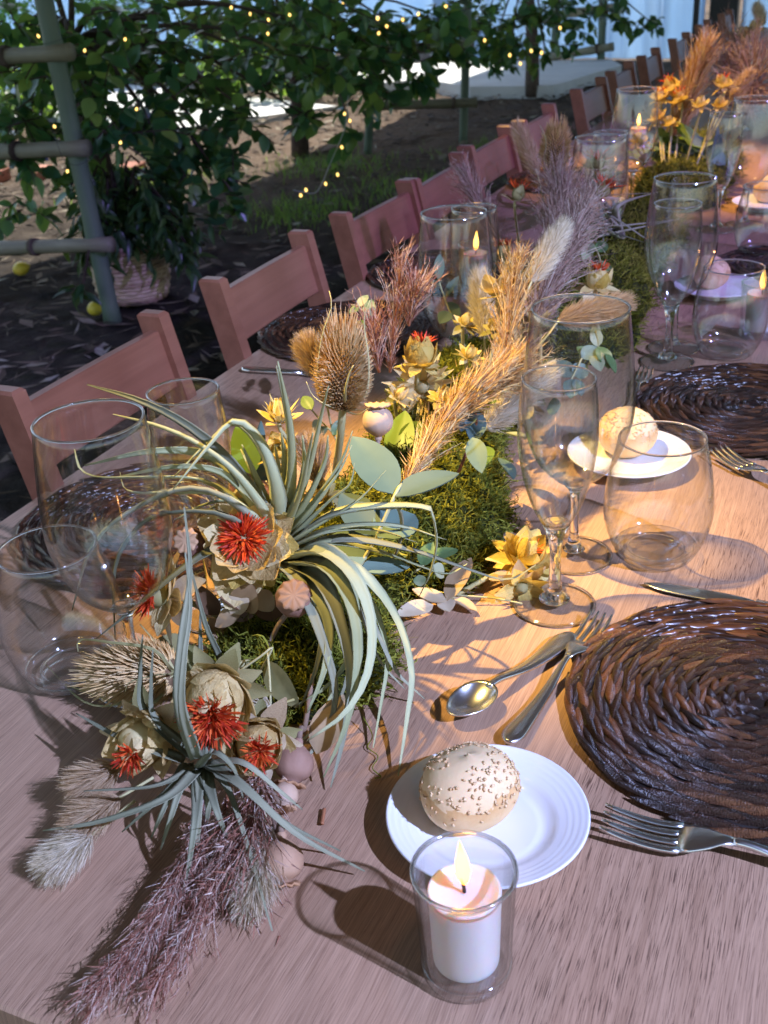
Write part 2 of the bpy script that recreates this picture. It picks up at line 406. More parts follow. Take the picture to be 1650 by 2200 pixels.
o = obj('dark_opening_box', V, F, MAT['dark_metal'], org=(-1.81, 13.4, 0), smooth=False); tag(o, 'black box filling the dark opening between the two fabric walls', 'post')  # solid black stands in for the dark opening between the curtains
V, F = bevel_box(-2.12, -2.06, 13.3, 13.36, 0, 3.72, .006)
o = obj('marquee_pole', V, F, MAT['dark_metal'], org=(-2.09, 13.3, 0), smooth=False); tag(o, 'thin black pole just left of the dark opening', 'post')

# white paved strip on the ground
def paving():
    pts = [PZ(*q, 0, 0) for q in [(735, 170), (870, 152), (1312, 146), (1335, 160), (1262, 182), (1190, 206), (1010, 208), (945, 196), (905, 190), (800, 200)]]
    n = len(pts); top = [(p[0], p[1], .09) for p in pts]; bot = [(p[0], p[1], -.05) for p in pts]
    F = [tuple(range(n))]+[(i, (i+1) % n, n+(i+1) % n, n+i)[::-1] for i in range(n)]
    V = np.array(top+bot); 
    if np.cross(V[1]-V[0], V[2]-V[1])[2] < 0: F = [f[::-1] for f in F]
    o = obj('paving', V, F, MAT['slab'], smooth=False); o['kind'] = 'structure'
paving()
def bright_gap_slab():  # white slab added so the leaf gaps show bright ground
    V = np.array([(-5.6, 8.3, .03), (-4.7, 9.6, .03), (-12.5, 13.4, .03), (-14.5, 10.6, .03)]); V = np.vstack([V, V-[0, 0, .12]])
    F = [(0, 1, 2, 3), (0, 4, 5, 1), (1, 5, 6, 2), (2, 6, 7, 3), (3, 7, 4, 0)]
    o = obj('added_white_slab', V, F, MAT['slab'], smooth=False); o['kind'] = 'structure'
bright_gap_slab()
fabric_wall('marquee_wall', (-13.2, 9.5, 0), (-5.9, 16.0, 0), 3.2, 'bright sunlit fabric wall far behind the citrus trees, upper left')
# terracotta bricks / edging half seen behind the leaves
def edging():
    e = empty('brick_edging', (-4.7, 6.6, 0), 'row of reddish terracotta bricks edging the sunny soil', 'edging')
    V, F = bevel_box(-.15, .15, -.07, .07, 0, .09, .008); me = mesh('brick', V, F, MAT['terracotta'], False)
    for k in range(5):
        a = .25+rng.normal()*.08
        link('brick', me, e, mat4(frame_from((0, 0, 1), a), (k*.34*math.cos(.25)-1.2, k*.34*math.sin(.25)*1.1-.3+rng.normal()*.03, -.045+rng.normal()*.008)))
edging()

# ------------------------------------------------------------------ table
X_L, X_R, Y_N, Y_F = -0.927, 0.19, 0.327, 7.7
def table():
    e = empty('banquet_table', (-.37, Y_N, 0), 'very long banquet table with brown oak laminate top', 'table')
    V, F = bevel_box(X_L, X_R, Y_N, Y_F, T-.032, T, .0025); obj('tabletop', V, F, MAT['oak'], e, smooth=False)
    V, F = bevel_box(X_L+.09, X_R-.09, Y_N+.1, Y_F-.1, T-.09, T-.034, .003); obj('apron', V, F, MAT['chair'], e, smooth=False)
    for y in (Y_N+.15, 2.6, 4.9, Y_F-.2):
        for x in (X_L+.13, X_R-.13):
            V, F = bevel_box(x-.03, x+.03, y-.03, y+.03, 0, T-.092, .004); obj('leg', V, F, MAT['chair'], e, smooth=False)
table()

# ------------------------------------------------------------------ folding chairs along the far-left side
def make_chair():
    """local: origin on the ground under the back, x towards the table, y along it; width 0.34"""
    e = empty('folding_chair', (0, 0, 0))
    W = .355
    def zx(z): return -.10*(z-.45)/.43       # the back leans away from the table
    for s in (-1, 1):
        y = s*(W/2-.016); mb = MB()
        # back post runs from the top down to the front foot (folding frame)
        top = np.array([zx(.878), y, .878]); kn = np.array([zx(.50), y, .50]); ft = np.array([.30, y, 0.0])
        w, d = .0125, .020
        V = []
        for p, q in ((top, 0), (kn, 0), (ft, 0)):
            V += [p+np.array([-d, -w, 0]), p+np.array([d, -w, 0]), p+np.array([d, w, 0]), p+np.array([-d, w, 0])]
        b = .004
        Vt = [top+np.array([sx*(d-b), sy*(w-b), b]) for sx, sy in ((-1, -1), (1, -1), (1, 1), (-1, 1))]
        F = [(0, 4, 5, 1), (1, 5, 6, 2), (2, 6, 7, 3), (3, 7, 4, 0), (4, 8, 9, 5), (5, 9, 10, 6), (6, 10, 11, 7), (7, 11, 8, 4), (8, 11, 10, 9), (12, 13, 14, 15), (0, 1, 13, 12), (1, 2, 14, 13), (2, 3, 15, 14), (3, 0, 12, 15)]
        obj('back_post', V+Vt, F, MAT['chair'], e, smooth=False)
        y2 = s*(W/2-.055); V, F = tube([(.33, y2, .44), (-.06, y2, .0)], .014, 4, cap=True); obj('rear_leg', V, F, MAT['chair'], e, smooth=False)
    # wide slightly curved top rail, set between the posts
    mb = MB(); n = 9; V = []
    for i in range(n):
        t = i/(n-1)*2-1; y = t*(W/2-.027); bow = -.003*(1-t*t)
        for z, dx in ((.770, 0.006), (.772, .0075), (.855, .0075), (.857, .006), (.857, -.006), (.855, -.0075), (.772, -.0075), (.770, -.006)):
            V.append((zx(z)+dx+bow+.002, y, z))
    F = [(i*8+j, i*8+(j+1) % 8, (i+1)*8+(j+1) % 8, (i+1)*8+j) for i in range(n-1) for j in range(8)]+[tuple(range(8))[::-1], tuple(range((n-1)*8, n*8))]
    obj('top_rail', V, F, MAT['chair'], e, smooth=False)
    for k in range(6):
        x0 = -.0+k*.062; V, F = bevel_box(x0+.01, x0+.062, -W/2+.034, W/2-.034, .435, .453, .003); obj('seat_slat', V, F, MAT['chair'], e, smooth=False)
    V, F = bevel_box(.05, .08, -W/2+.032, W/2-.032, .395, .43, .003); obj('stretcher', V, F, MAT['chair'], e, smooth=False)
    return e
CHAIRS = [(1.137, 0), (1.645, .02), (2.117, -.02), (2.46, .02), (2.877, 0), (3.297, .02), (3.954, -.02), (4.457, .01), (4.98, .02), (5.70, -.02), (6.46, .02), (7.18, 0)]
ORD = ['nearest', 'second', 'third', 'fourth', 'fifth', 'sixth', 'seventh', 'eighth', 'ninth', 'tenth', 'eleventh', 'farthest']
ch0 = make_chair()
for i, (y, a) in enumerate(CHAIRS):
    c = ch0 if i == 0 else copy_tree(ch0)
    c.location = (-.866-.010*(i % 3 == 1)+.006*(i % 4 == 3), y, 0); c.rotation_euler = (0, 0, a)
    lab = ('nearest reddish wooden folding chair at the long table, behind the wine glass' if i == 0 else
           'farthest reddish wooden folding chair at the end of the table' if i == 11 else
           '%s reddish wooden folding chair from the near end of the table' % ORD[i])
    tag(c, lab, 'chair', 'wooden folding chairs along the table')

# ------------------------------------------------------------------ foliage builders
def leaf_mesh(name, mat, L=1.0, w=.33, fold=.10, droop=.18):
    V = []; st = [(0, 0), (.25, .85), (.5, 1.0), (.78, .62), (1, 0)]
    for t, k in st:
        z = -droop*t*t
        if k == 0: V.append((0, t*L, z))
        else: V += [(-w*k, t*L, z+fold*k*.6), (0, t*L, z-.02), (w*k, t*L, z+fold*k*.6)]
    F = [(0, 2, 1), (0, 3, 2), (1, 2, 5, 4), (2, 3, 6, 5), (4, 5, 8, 7), (5, 6, 9, 8), (7, 8, 10), (8, 9, 10)]
    return mesh(name, V, F, mat)
def leaf_arrays(me):
    V = np.array([v.co[:] for v in me.vertices]); F = [tuple(p.vertices) for p in me.polygons]; return V, F
def leaves_on(parent, me, placements, n_single, name='leaf'):
    """placements: list of (matrix 3x3, pos); the nearest n_single become parts, the rest one stuff part"""
    org = np.array(parent.location)
    placements.sort(key=lambda q: np.linalg.norm(q[1]-CAM)+(1.5 if not in_view(q[1]) else 0))
    for R, p in placements[:n_single]: link(name, me, parent, mat4(R, p-org))
    rest = placements[n_single:]
    if rest:
        V0, F0 = leaf_arrays(me); mb = MB()
        for R, p in rest: mb.add(V0 @ np.asarray(R).T+p, F0)
        o = mbobj('foliage', mb, me.materials[0], parent); o['kind'] = 'stuff'
def in_view(p):
    d = np.asarray(p)-CAM; z = d @ FW
    if z < .05: return False
    u, v = CX+F_PX*(d @ RT)/z, CY-F_PX*(d @ UP)/z
    return -60 < u < 1710 and -60 < v < 2260
def twig_leaves(c, r, n, size, droop=.2):
    """leaves in short sprays inside one clump"""
    out = []; tw = []
    k = 0
    while k < n:
        a = c+rand_unit(1)[0]*r*rng.uniform(.1, .9)*np.array([1, 1, .75]); d = unit(rand_unit(1)[0]*np.array([1, 1, .5])+np.array([0, 0, -droop])); L = r*rng.uniform(.5, 1.1)
        m = int(rng.integers(5, 10)); C = np.array([a+d*L*t+np.array([0, 0, -droop*.35*L*t*t]) for t in np.linspace(0, 1, 5)]); tw.append(C)
        for j in range(m):
            t = (j+.6)/m; p = a+d*L*t+np.array([0, 0, -droop*.35*L*t*t]); side = unit(np.cross(d, rand_unit(1)[0]))
            y = unit(d*rng.uniform(.2, .8)+side*rng.uniform(.5, 1)+np.array([0, 0, -.12*rng.uniform(0, 2)])); z = unit(np.array([0, 0, 1])+rand_unit(1)[0]*.7); x = unit(np.cross(y, z)); z = np.cross(x, y)
            s = size*rng.uniform(.7, 1.25); out.append((np.stack([x, y, z], 1)*s, p)); k += 1
    return out, tw
def tree(name, base, fork_h, clumps, label, cat, mat, size, n_single, trunk_r=.05, group=None):
    base = np.array(base, float); e = empty(name, base, label, cat, group)
    me = leaf_mesh('leaf', mat)
    mbT = MB(); fork = base+np.array([rng.normal()*.05, rng.normal()*.05, fork_h])
    C = spline([base, base+(fork-base)*.5+np.array([.03, -.02, 0]), fork], 8); V, F = tube(C, np.linspace(trunk_r*1.25, trunk_r*.85, 8), 10); obj('trunk', V, F, MAT['bark'], e)
    pl = []; mbB = MB()
    for (c, r, n) in clumps:
        c = np.asarray(c); m = (fork+c)/2+np.array([0, 0, .12*np.linalg.norm(c-fork)])
        V, F = tube(spline([fork, m, c], 8), np.linspace(trunk_r*.28, .004, 8), 6); mbB.add(V, F)
        a, tw = twig_leaves(c, r, n, size); pl += a
        for t in tw: V, F = tube(t, .0035, 4, cap=False); mbB.add(V, F)
    mbobj('limbs', mbB, MAT['bark'], e); leaves_on(e, me, pl, n_single)
    return e

# ---- citrus trees
def cl(lst, n=1.0): return [(PD(x, y, d), r, int(k*n)) for x, y, d, r, k in lst]
near = [(c+unit(c-CAM)*(.55 if k < 12 else .3), r*1.05, n) for k, (c, r, n) in enumerate(cl([(40, 60, 4.6, .24, 70), (150, 120, 4.3, .22, 80), (70, 210, 4.5, .25, 90), (210, 235, 4.2, .20, 90), (310, 110, 4.7, .22, 70), (300, 230, 4.4, .2, 80), (190, 330, 4.6, .16, 35),
           (390, 280, 4.6, .2, 70), (420, 60, 5.0, .22, 40), (380, 170, 4.9, .18, 45), (480, 330, 4.5, .17, 55), (505, 420, 4.4, .12, 26), (540, 245, 4.9, .2, 50), (590, 130, 5.2, .22, 60), (660, 250, 5.2, .16, 26),
           (20, 330, 4.7, .18, 50), (60, 430, 4.9, .16, 24), (480, 150, 5.4, .2, 34), (110, 30, 5.2, .25, 40), (260, 20, 5.0, .2, 26), (640, 40, 5.4, .25, 60), (700, 150, 5.4, .16, 30), (690, 60, 5.6, .2, 40), (400, 380, 4.8, .14, 26)]))]
high = [((-3.6, 4.3, 2.0), .7, 420), ((-2.7, 3.9, 2.2), .6, 330), ((-4.3, 4.0, 2.3), .7, 260)]
tree('citrus_tree', (-3.55, 4.55, 0), 1.0, [(c, r, int(k*1.25)) for c, r, k in near]+high, 'dark leafy citrus tree hanging over the bamboo frame, upper left', 'tree', MAT['citrus'], .086, 300, .06)
mid = cl([(740, 60, 6.6, .26, 110), (800, 130, 6.4, .24, 90), (860, 60, 6.8, .28, 110), (930, 110, 7.0, .22, 80), (840, 210, 6.3, .13, 24), (780, 200, 6.6, .16, 36), (960, 40, 7.2, .25, 90), (900, 170, 6.9, .14, 26), (760, 290, 6.0, .10, 12), (700, 110, 6.9, .2, 60), (560, 20, 7.0, .3, 110), (470, 70, 7.2, .3, 90), (640, 30, 6.8, .28, 110), (600, 110, 7.0, .25, 70), (380, 40, 7.4, .3, 70), (300, 90, 7.4, .25, 50)])
tree('citrus_tree', (-3.9, 7.3, 0), .8, mid+[((-3.9, 7.2, 1.9), .7, 380), ((-3.0, 7.0, 2.2), .7, 300)], 'citrus tree with fairy lights behind the middle bamboo frame', 'tree', MAT['citrus'], .095, 300, .055)
farc = cl([(1040, 40, 9.2, .30, 130), (1100, 90, 9.0, .24, 90), (1150, 40, 9.4, .3, 120), (1170, 110, 9.1, .14, 34), (1000, 60, 9.0, .25, 90), (1060, 110, 9.3, .16, 40), (1210, 20, 9.6, .25, 70), (1300, 15, 9.4, .22, 50), (1350, 30, 9.3, .2, 40), (1395, 45, 9.3, .14, 24)])
tree('citrus_tree', PZ(1143, 132, 0, 0)*[.78, .78, 1], .9, farc+[((-2.9, 8.9, 1.9), .8, 380)], 'citrus tree with fairy lights in front of the pale fabric wall', 'tree', MAT['citrus'], .09, 300, .055)
# sunny bushes beyond the shade
for i, (x, y, r, h, n, lab) in enumerate([(-7.4, 8.2, .8, 1.0, 900, 'sunlit bright green bush behind the citrus leaves, left'), (-5.9, 10.6, .7, .8, 800, 'sunlit bright green bush in front of the bright fabric wall'), (-9.2, 11.4, 1.0, 1.2, 900, 'tall sunlit bush at the left end of the bright fabric wall')]):
    cs = [(np.array([x, y, h*.5])+rand_unit(1)[0]*np.array([r, r, h*.45]), .38, n//9) for _ in range(9)]
    tree('garden_bush', (x, y, 0), .25, cs, lab, 'bush', MAT['bushleaf'], .10, 120, .035)

# ---- bamboo support frames
def frame_(name, posts, rungs, label, r=.028):
    e = empty(name, posts[0][1], label, 'trellis', 'bamboo support frames')
    for a, b in posts:
        C = np.array([np.array(b)+(np.array(a)-np.array(b))*t for t in np.linspace(0, 1, 22)]); rr = np.array([r*(1.10 if k % 5 == 0 else 1) for k in range(22)])
        V, F = tube(C, rr, 10); obj('post', V, F, MAT['bamboo'], e)
    for a, b, rr in rungs:
        C = np.array([np.array(a)+(np.array(b)-np.array(a))*t for t in np.linspace(0, 1, 14)]); V, F = tube(C, np.array([rr*(1.12 if k % 4 == 1 else 1) for k in range(14)]), 10)
        obj('rung', V, F, MAT['canepole'], e)
        q = np.array(b)+(np.array(a)-np.array(b))*.22
        V, F = tube([q-unit(np.array(a)-np.array(b))*.012, q+unit(np.array(a)-np.array(b))*.012], rr*1.35, 8); obj('lashing', V, F, MAT['bark'], e)
g = PZ(243, 692, 0, 0)
def on_post(px, py): return PY(px, py, g[1]-.03)
p_top = PY(60, -160, g[1]+.0)
frame_('bamboo_frame', [(p_top, g), (p_top+np.array([-1.25, .35, 0]), g+np.array([-1.25, .35, 0]))],
       [(on_post(-420, 150), on_post(152, 112), .030), (on_post(-430, 345), on_post(188, 318), .030), (on_post(-430, 548), on_post(240, 525), .028)], 'bamboo support frame with three rungs at the left, beside the basket', .036)
g1, g2 = PZ(995, 308, 0, 0), PZ(790, 330, 0, 0)
t1 = PY(1006, -60, g1[1]); t2 = PY(806, 60, g2[1])
def on2(px, py, k=.0): return PY(px, py, g1[1]-.05+k)
frame_('bamboo_frame', [(t1, g1), (t2, g2)], [(on2(800, 112, -.3), on2(1018, 95), .035), (on2(795, 228, -.3), on2(1025, 220), .033)], 'bamboo support frame with two rungs in the middle distance', .030)
g3 = PZ(1290, 146, 0, 0); t3 = PY(1299, -60, g3[1])
def on3(px, py): return PY(px, py, g3[1]-.05)
g3b = PZ(1190, 140, 0, 0)
frame_('bamboo_frame', [(t3, g3), (PY(1198, -60, g3b[1]), g3b)], [(on3(1180, 34), on3(1338, 14), .045), (on3(1165, 126), on3(1318, 100), .042)], 'pale bamboo support frame by the fabric wall, far right', .042)

# ---- basket with a drooping plant, lemons on the soil
def basket():
    b = PZ(291, 640, 0, 0); e = empty('wicker_basket', b, 'round woven wicker basket on the soil holding a leafy plant', 'basket')
    n = 40
    for k in range(15):
        z = .012+k*.0165; t = k/14; r = .140+.035*math.sin(t*2.2)-.045*t*t; a = np.linspace(0, 2*np.pi, n+1)
        rr = r+.006*np.sin(a*14+math.pi*(k % 2)); C = np.stack([rr*np.cos(a), rr*np.sin(a), np.full(n+1, z)], -1)+b
        V, F = tube(C, .0098, 6, cap=False); obj('weave_ring', V, F, MAT['wicker'], e)
    V, F = lathe([(0, .005), (.135, .005), (.160, .13), (.120, .235), (.0, .235)], 24); obj('basket_body', V+b, F, MAT['wicker'], e)
    e2 = empty('basket_plant', b+np.array([0, 0, .24]), 'dark green leafy plant drooping over the wicker basket', 'plant')
    me = leaf_mesh('leaf', MAT['basketleaf'], 1, .16, .08, .4); pl = []; mbB = MB()
    for (x, y, d, r, k) in [(300, 400, 4.9, .2, 90), (230, 420, 4.9, .2, 80), (350, 430, 4.8, .19, 90), (390, 480, 4.75, .14, 60), (250, 480, 4.9, .15, 60), (320, 470, 4.9, .15, 60), (200, 380, 5.0, .2, 60), (300, 350, 5.0, .2, 70), (405, 530, 4.75, .06, 12), (180, 520, 4.85, .10, 22), (178, 610, 4.6, .06, 9), (240, 390, 4.9, .18, 60), (330, 390, 4.8, .16, 50)]:
        c = PD(x, y, d); a, tw = twig_leaves(c, r, k, .085, .9); pl += a
        V, F = tube(spline([b+np.array([0, 0, .22]), (b+c)/2+np.array([0, 0, .3]), c], 8), .006, 5); mbB.add(V, F)
    mbobj('stems', mbB, MAT['bark'], e2); leaves_on(e2, me, pl, 300)
basket()
def lemon(px, py, label, r=.034):
    p = PZ(px, py, .03, 0); a = np.linspace(-1, 1, 15)
    prof = [(max(1e-4, r*math.sqrt(max(0, 1-t*t))*(1-.08*t*t)), r*1.2*t+(.008*max(0, t-.85)/.15 if t > .85 else 0)) for t in a]
    V, F = lathe(prof, 18); V = V @ frame_from((.8, .5, .25)).T
    o = obj('lemon', V+p, F, MAT['lemon'], org=p); tag(o, label, 'lemon', 'fallen lemons')
lemon(45, 577, 'yellow lemon lying on the soil at the far left edge'); lemon(206, 662, 'yellow lemon lying by the foot of the bamboo post', .032)

# ---- strings of fairy lights
def fairy(pts, n, label, r=.011, cable='dark_metal', cr=.0011):
    C = spline(pts, 60); e = empty('fairy_light_string', C[0], label, 'string lights', 'strings of fairy lights')
    V, F = tube(C, cr, 5); obj('cable', V, F, MAT[cable], e)
    V, F = lathe([(.0002, -1.4), (.55, -1.05), (.95, -.35), (.9, .3), (.5, .8), (.25, 1.2), (.0002, 1.2)], 10); me = mesh('bulb', V, F, MAT['bulb'])
    for k in range(n):
        p = C[min(59, int((k+.5)/n*60))]+np.array([0, 0, -.018])
        link('bulb', me, e, mat4(frame_from((rng.normal()*.3, rng.normal()*.3, 1)), p-C[0]+rng.normal(size=3)*.025, r*.78))
fairy([PD(748, 205, 5.6), PD(742, 270, 5.5), PD(712, 345, 5.4), PD(682, 410, 5.3), PD(650, 412, 5.2), PD(630, 408, 5.2)], 7, 'clear fairy light cable hanging down behind the third chair', .0085, 'wire', .0022)
fairy([PD(745, -20, 6.2), PD(800, 40, 6.1), PD(815, 25, 6.1), PD(838, 75, 6.1), PD(880, 20, 6.2), PD(905, 30, 6.2)], 7, 'fairy lights glowing in the middle citrus tree, top centre', .0095)
fairy([PD(940, 15, 8.6), PD(975, 12, 8.6), PD(1025, 75, 8.6), PD(1095, 118, 8.5), PD(1145, 108, 8.5), PD(1168, 88, 8.5), PD(1212, 57, 8.6)], 9, 'fairy lights glowing in the citrus tree before the fabric wall', .013)
fairy([PD(40, 50, 4.5), PD(85, 95, 4.4), PD(190, 68, 4.5), PD(260, 90, 4.6), PD(295, 255, 4.3), PD(190, 345, 4.3), PD(140, 345, 4.3), PD(110, 270, 4.3), PD(88, 235, 4.4)], 7, 'fairy lights strung through the dark citrus tree, upper left', .0065)
fairy([PD(470, 30, 5.0), PD(545, 30, 5.0), PD(590, 20, 5.0), PD(570, 75, 5.0)], 5, 'fairy lights high in the dark citrus tree near the bright gap', .007)

# ================================================================== tableware
def m_glass(name, r0, r1, thick, power=4.0):
    """clear glass wall: light passes straight, more of it is lost and mirrored at grazing angles; thick pieces also refract"""
    N = Nodes(name); N.n.remove(N.p)
    lw = N.new('ShaderNodeLayerWeight'); lw.inputs[0].default_value = .5
    pw = N.new('ShaderNodeMath', operation='POWER'); N.l(lw.outputs['Facing'], pw.inputs[0]); pw.inputs[1].default_value = power
    tr = N.new('ShaderNodeBsdfTransparent'); N.l(N.ramp(pw.outputs[0], [(0, (.985, .99, .988)), (.35, (.972, .982, .978)), (1, (.62, .67, .65))]), tr.inputs[0])
    gl = N.new('ShaderNodeBsdfGlossy'); gl.inputs['Roughness'].default_value = 0.075
    fr = N.new('ShaderNodeMath', operation='MULTIPLY_ADD'); N.l(pw.outputs[0], fr.inputs[0]); fr.inputs[1].default_value = r1; fr.inputs[2].default_value = r0
    base = tr.outputs[0]
    if thick:
        g = N.new('ShaderNodeBsdfGlass'); g.inputs['Roughness'].default_value = 0.0; g.inputs['IOR'].default_value = 1.5
        m0 = N.new('ShaderNodeMixShader'); m0.inputs[0].default_value = thick; N.l(tr.outputs[0], m0.inputs[1]); N.l(g.outputs[0], m0.inputs[2]); base = m0.outputs[0]
    mx = N.new('ShaderNodeMixShader'); N.l(fr.outputs[0], mx.inputs[0]); N.l(base, mx.inputs[1]); N.l(gl.outputs[0], mx.inputs[2]); N.l(mx.outputs[0], N.out.inputs[0]); return N.m
def m_solid_glass():
    N = Nodes('solid_glass'); N.n.remove(N.p); g = N.new('ShaderNodeBsdfGlass'); g.inputs['Roughness'].default_value = .0; g.inputs['IOR'].default_value = 1.5; g.inputs[0].default_value = (1, 1, 1, 1)
    gl = N.new('ShaderNodeBsdfGlossy'); gl.inputs['Roughness'].default_value = .09; mx = N.new('ShaderNodeMixShader'); mx.inputs[0].default_value = .05
    N.l(g.outputs[0], mx.inputs[1]); N.l(gl.outputs[0], mx.inputs[2]); N.l(mx.outputs[0], N.out.inputs[0]); return N.m
MAT['thin'] = m_glass('thin_glass', .065, .85, 0, 3.2); MAT['foot'] = m_glass('foot_glass', .06, .5, .05, 3.0); MAT['base'] = m_glass('base_glass', .09, .6, .06, 2.4); MAT['solid'] = m_solid_glass(); MAT['rim'] = m_glass('rim_glass', .16, .6, .30, 1.8)
def ring(r, z, t, n=56): return lathe([(r+t*math.cos(a), z+t*.85*math.sin(a)) for a in np.linspace(0, 2*math.pi, 8, endpoint=False)], n, True)
def prof(pts, n): return spline([(r, z, 0) for r, z in pts], n)[:, :2]
def shell(outer, t, n=56):
    """lathe of an outer profile (rim last) with an inner wall t inside, rounded rim"""
    o = np.asarray(outer); d = np.gradient(o, axis=0); nn = np.stack([-d[:, 1], d[:, 0]], -1); nn /= np.linalg.norm(nn, axis=1)[:, None]+1e-9
    inn = o+nn*t; inn[:, 0] = np.maximum(inn[:, 0], .0004)
    rim = [(o[-1, 0]*.5+inn[-1, 0]*.5, max(o[-1, 1], inn[-1, 1])+t*.5)]
    return lathe(np.vstack([o, rim, inn[::-1]]), n)
def make_wine():
    e = empty('wine_glass', (0, 0, 0))
    V, F = shell(prof([(.0045, .083), (.020, .090), (.040, .112), (.0525, .150), (.0545, .180), (.0505, .225), (.0455, .265)], 30), .0011); bw = obj('bowl', V, F, MAT['thin'], e)
    V, F = lathe(prof([(.0003, .008), (.0115, .0085), (.0085, .012), (.0050, .026), (.0043, .060), (.0062, .076), (.012, .0845), (.0065, .0870), (.0002, .0860)], 36), 32); obj('stem', V, F, MAT['solid'], e)
    V, F = lathe(prof([(.0003, .0012), (.037, .0010), (.0385, .0018), (.0375, .0030), (.020, .0055), (.012, .0082), (.0003, .0079)], 30), 48); ft = obj('foot', V, F, MAT['foot'], e)
    V, F = ring(.0390, .0020, .0013); obj('foot_rim', V, F, MAT['solid'], ft)
    V, F = ring(.0449, .2655, .0013); obj('rim', V, F, MAT['solid'], bw)
    return e
def make_flute():
    e = empty('champagne_flute', (0, 0, 0))
    V, F = shell(prof([(.0085, .088), (.0145, .096), (.0235, .114), (.0325, .145), (.0372, .180), (.0365, .210), (.0335, .242)], 30), .0011); bw = obj('bowl', V, F, MAT['thin'], e)
    V, F = lathe(prof([(.0003, .0078), (.0150, .0082), (.0135, .0110), (.0105, .0145), (.0075, .0180), (.0063, .032), (.0054, .052), (.0064, .070), (.0095, .084), (.0135, .0935), (.0125, .0950), (.0065, .0935), (.0002, .0915)], 56), 36); obj('stem', V, F, MAT['solid'], e)
    V, F = lathe(prof([(.0003, .0012), (.038, .0010), (.0397, .0018), (.0387, .0032), (.024, .0058), (.0155, .0080), (.0003, .0076)], 30), 48); ft = obj('foot', V, F, MAT['foot'], e)
    V, F = ring(.0400, .0021, .0014); obj('foot_rim', V, F, MAT['solid'], ft)
    V, F = ring(.0329, .2425, .0012); obj('rim', V, F, MAT['solid'], bw)
    return e
def make_tumbler():
    e = empty('glass_tumbler', (0, 0, 0))
    V, F = shell(prof([(.0400, .0105), (.0470, .018), (.0545, .040), (.0565, .060), (.0530, .095), (.0440, .137)], 30), .0013); bw = obj('wall', V, F, MAT['thin'], e)
    V, F = lathe(prof([(.0003, .0022), (.028, .0022), (.031, .0005), (.036, .0012), (.0405, .0060), (.0440, .0125), (.0400, .0150), (.030, .0105), (.0003, .0088)], 44), 48); bs = obj('base', V, F, MAT['base'], e)
    V, F = ring(.0290, .0112, .0016); obj('base_ring', V, F, MAT['solid'], bs)
    V, F = ring(.0434, .1375, .0013); obj('rim', V, F, MAT['solid'], bw)
    return e
MAT['wax'] = None
def m_wax():
    N = Nodes('candle_wax'); N.base((.74, .66, .60), .45, .4); N.p.inputs['Subsurface Weight'].default_value = 1.0
    N.p.inputs['Subsurface Radius'].default_value = (1.0, .45, .25); N.p.inputs['Subsurface Scale'].default_value = .015; return N.m
MAT['wax'] = m_wax()
def m_flame():
    N = Nodes('flame'); N.n.remove(N.p); em = N.new('ShaderNodeEmission')
    c = N.new('ShaderNodeTexCoord'); s = N.new('ShaderNodeSeparateXYZ'); N.l(c.outputs['Object'], s.inputs[0])
    mr = N.new('ShaderNodeMapRange'); N.l(s.outputs[2], mr.inputs[0]); mr.inputs[1].default_value = .074; mr.inputs[2].default_value = .116
    N.l(N.ramp(mr.outputs[0], [(0, (1.0, .24, .03)), (.25, (1.0, .46, .075)), (.7, (1.0, .52, .085)), (1, (1.0, .34, .04))]), em.inputs[0]); em.inputs[1].default_value = FLAME
    tr = N.new('ShaderNodeBsdfTransparent'); mx = N.new('ShaderNodeMixShader'); N.l(N.ramp(mr.outputs[0], [(0, .25), (.3, .85), (.8, 1.0), (1, .55)]), mx.inputs[0])
    N.l(tr.outputs[0], mx.inputs[1]); N.l(em.outputs[0], mx.inputs[2]); N.l(mx.outputs[0], N.out.inputs[0]); return N.m
FLAME = 5.0
MAT['flame'] = m_flame(); MAT['wick'] = m_plain('burnt_wick', (.03, .015, .01), .9)
def make_votive():
    e = empty('votive_candle', (0, 0, 0))
    V, F = shell(prof([(.0290, .010), (.0298, .022), (.0312, .055), (.0330, .088)], 16), .0022, 56); obj('glass_wall', V, F, MAT['thin'], e)
    V, F = lathe(prof([(.0003, .0015), (.024, .0015), (.0275, .0006), (.0295, .004), (.0297, .0095), (.0270, .0118), (.0003, .0112)], 30), 48); obj('glass_base', V, F, MAT['base'], e)
    V, F = lathe([(.0330, .0868), (.0338, .0876), (.0336, .0890), (.0325, .0896), (.0310, .0890), (.0307, .0876), (.0316, .0868)], 56, True); obj('glass_rim', V, F, MAT['rim'], e)
    V, F = lathe(prof([(.0003, .0122), (.0195, .0122), (.0215, .0140), (.0222, .030), (.0232, .066), (.0234, .0705), (.0222, .0722), (.0185, .0700), (.012, .0688), (.0003, .0686)], 40), 48); ca = obj('candle', V, F, MAT['wax'], e)
    V, F = tube([(0, 0, .0695), (.0005, 0, .075), (.002, .0005, .081)], [.0012, .0011, .0009], 6); obj('wick', V, F, MAT['wick'], ca)
    V, F = lathe(prof([(.0002, .0755), (.0027, .079), (.0048, .087), (.0041, .096), (.0018, .106), (.0002, .1125)], 24), 18)
    V[:, 0] += .0025*np.clip((V[:, 2]-.078)/.04, 0, 1); obj('flame', V, F, MAT['flame'], ca)
    li = bpy.data.lights.new('candle_light', 'POINT'); li.energy = .022; li.color = (1.0, .42, .15); li.shadow_soft_size = .004
    lo = bpy.data.objects.new('candle_light', li); COL.objects.link(lo); lo.location = (.004, 0, .120); lo.parent = ca
    return e
MAT['china'] = m_plain('white_china', (.80, .79, .78), .12, .5)
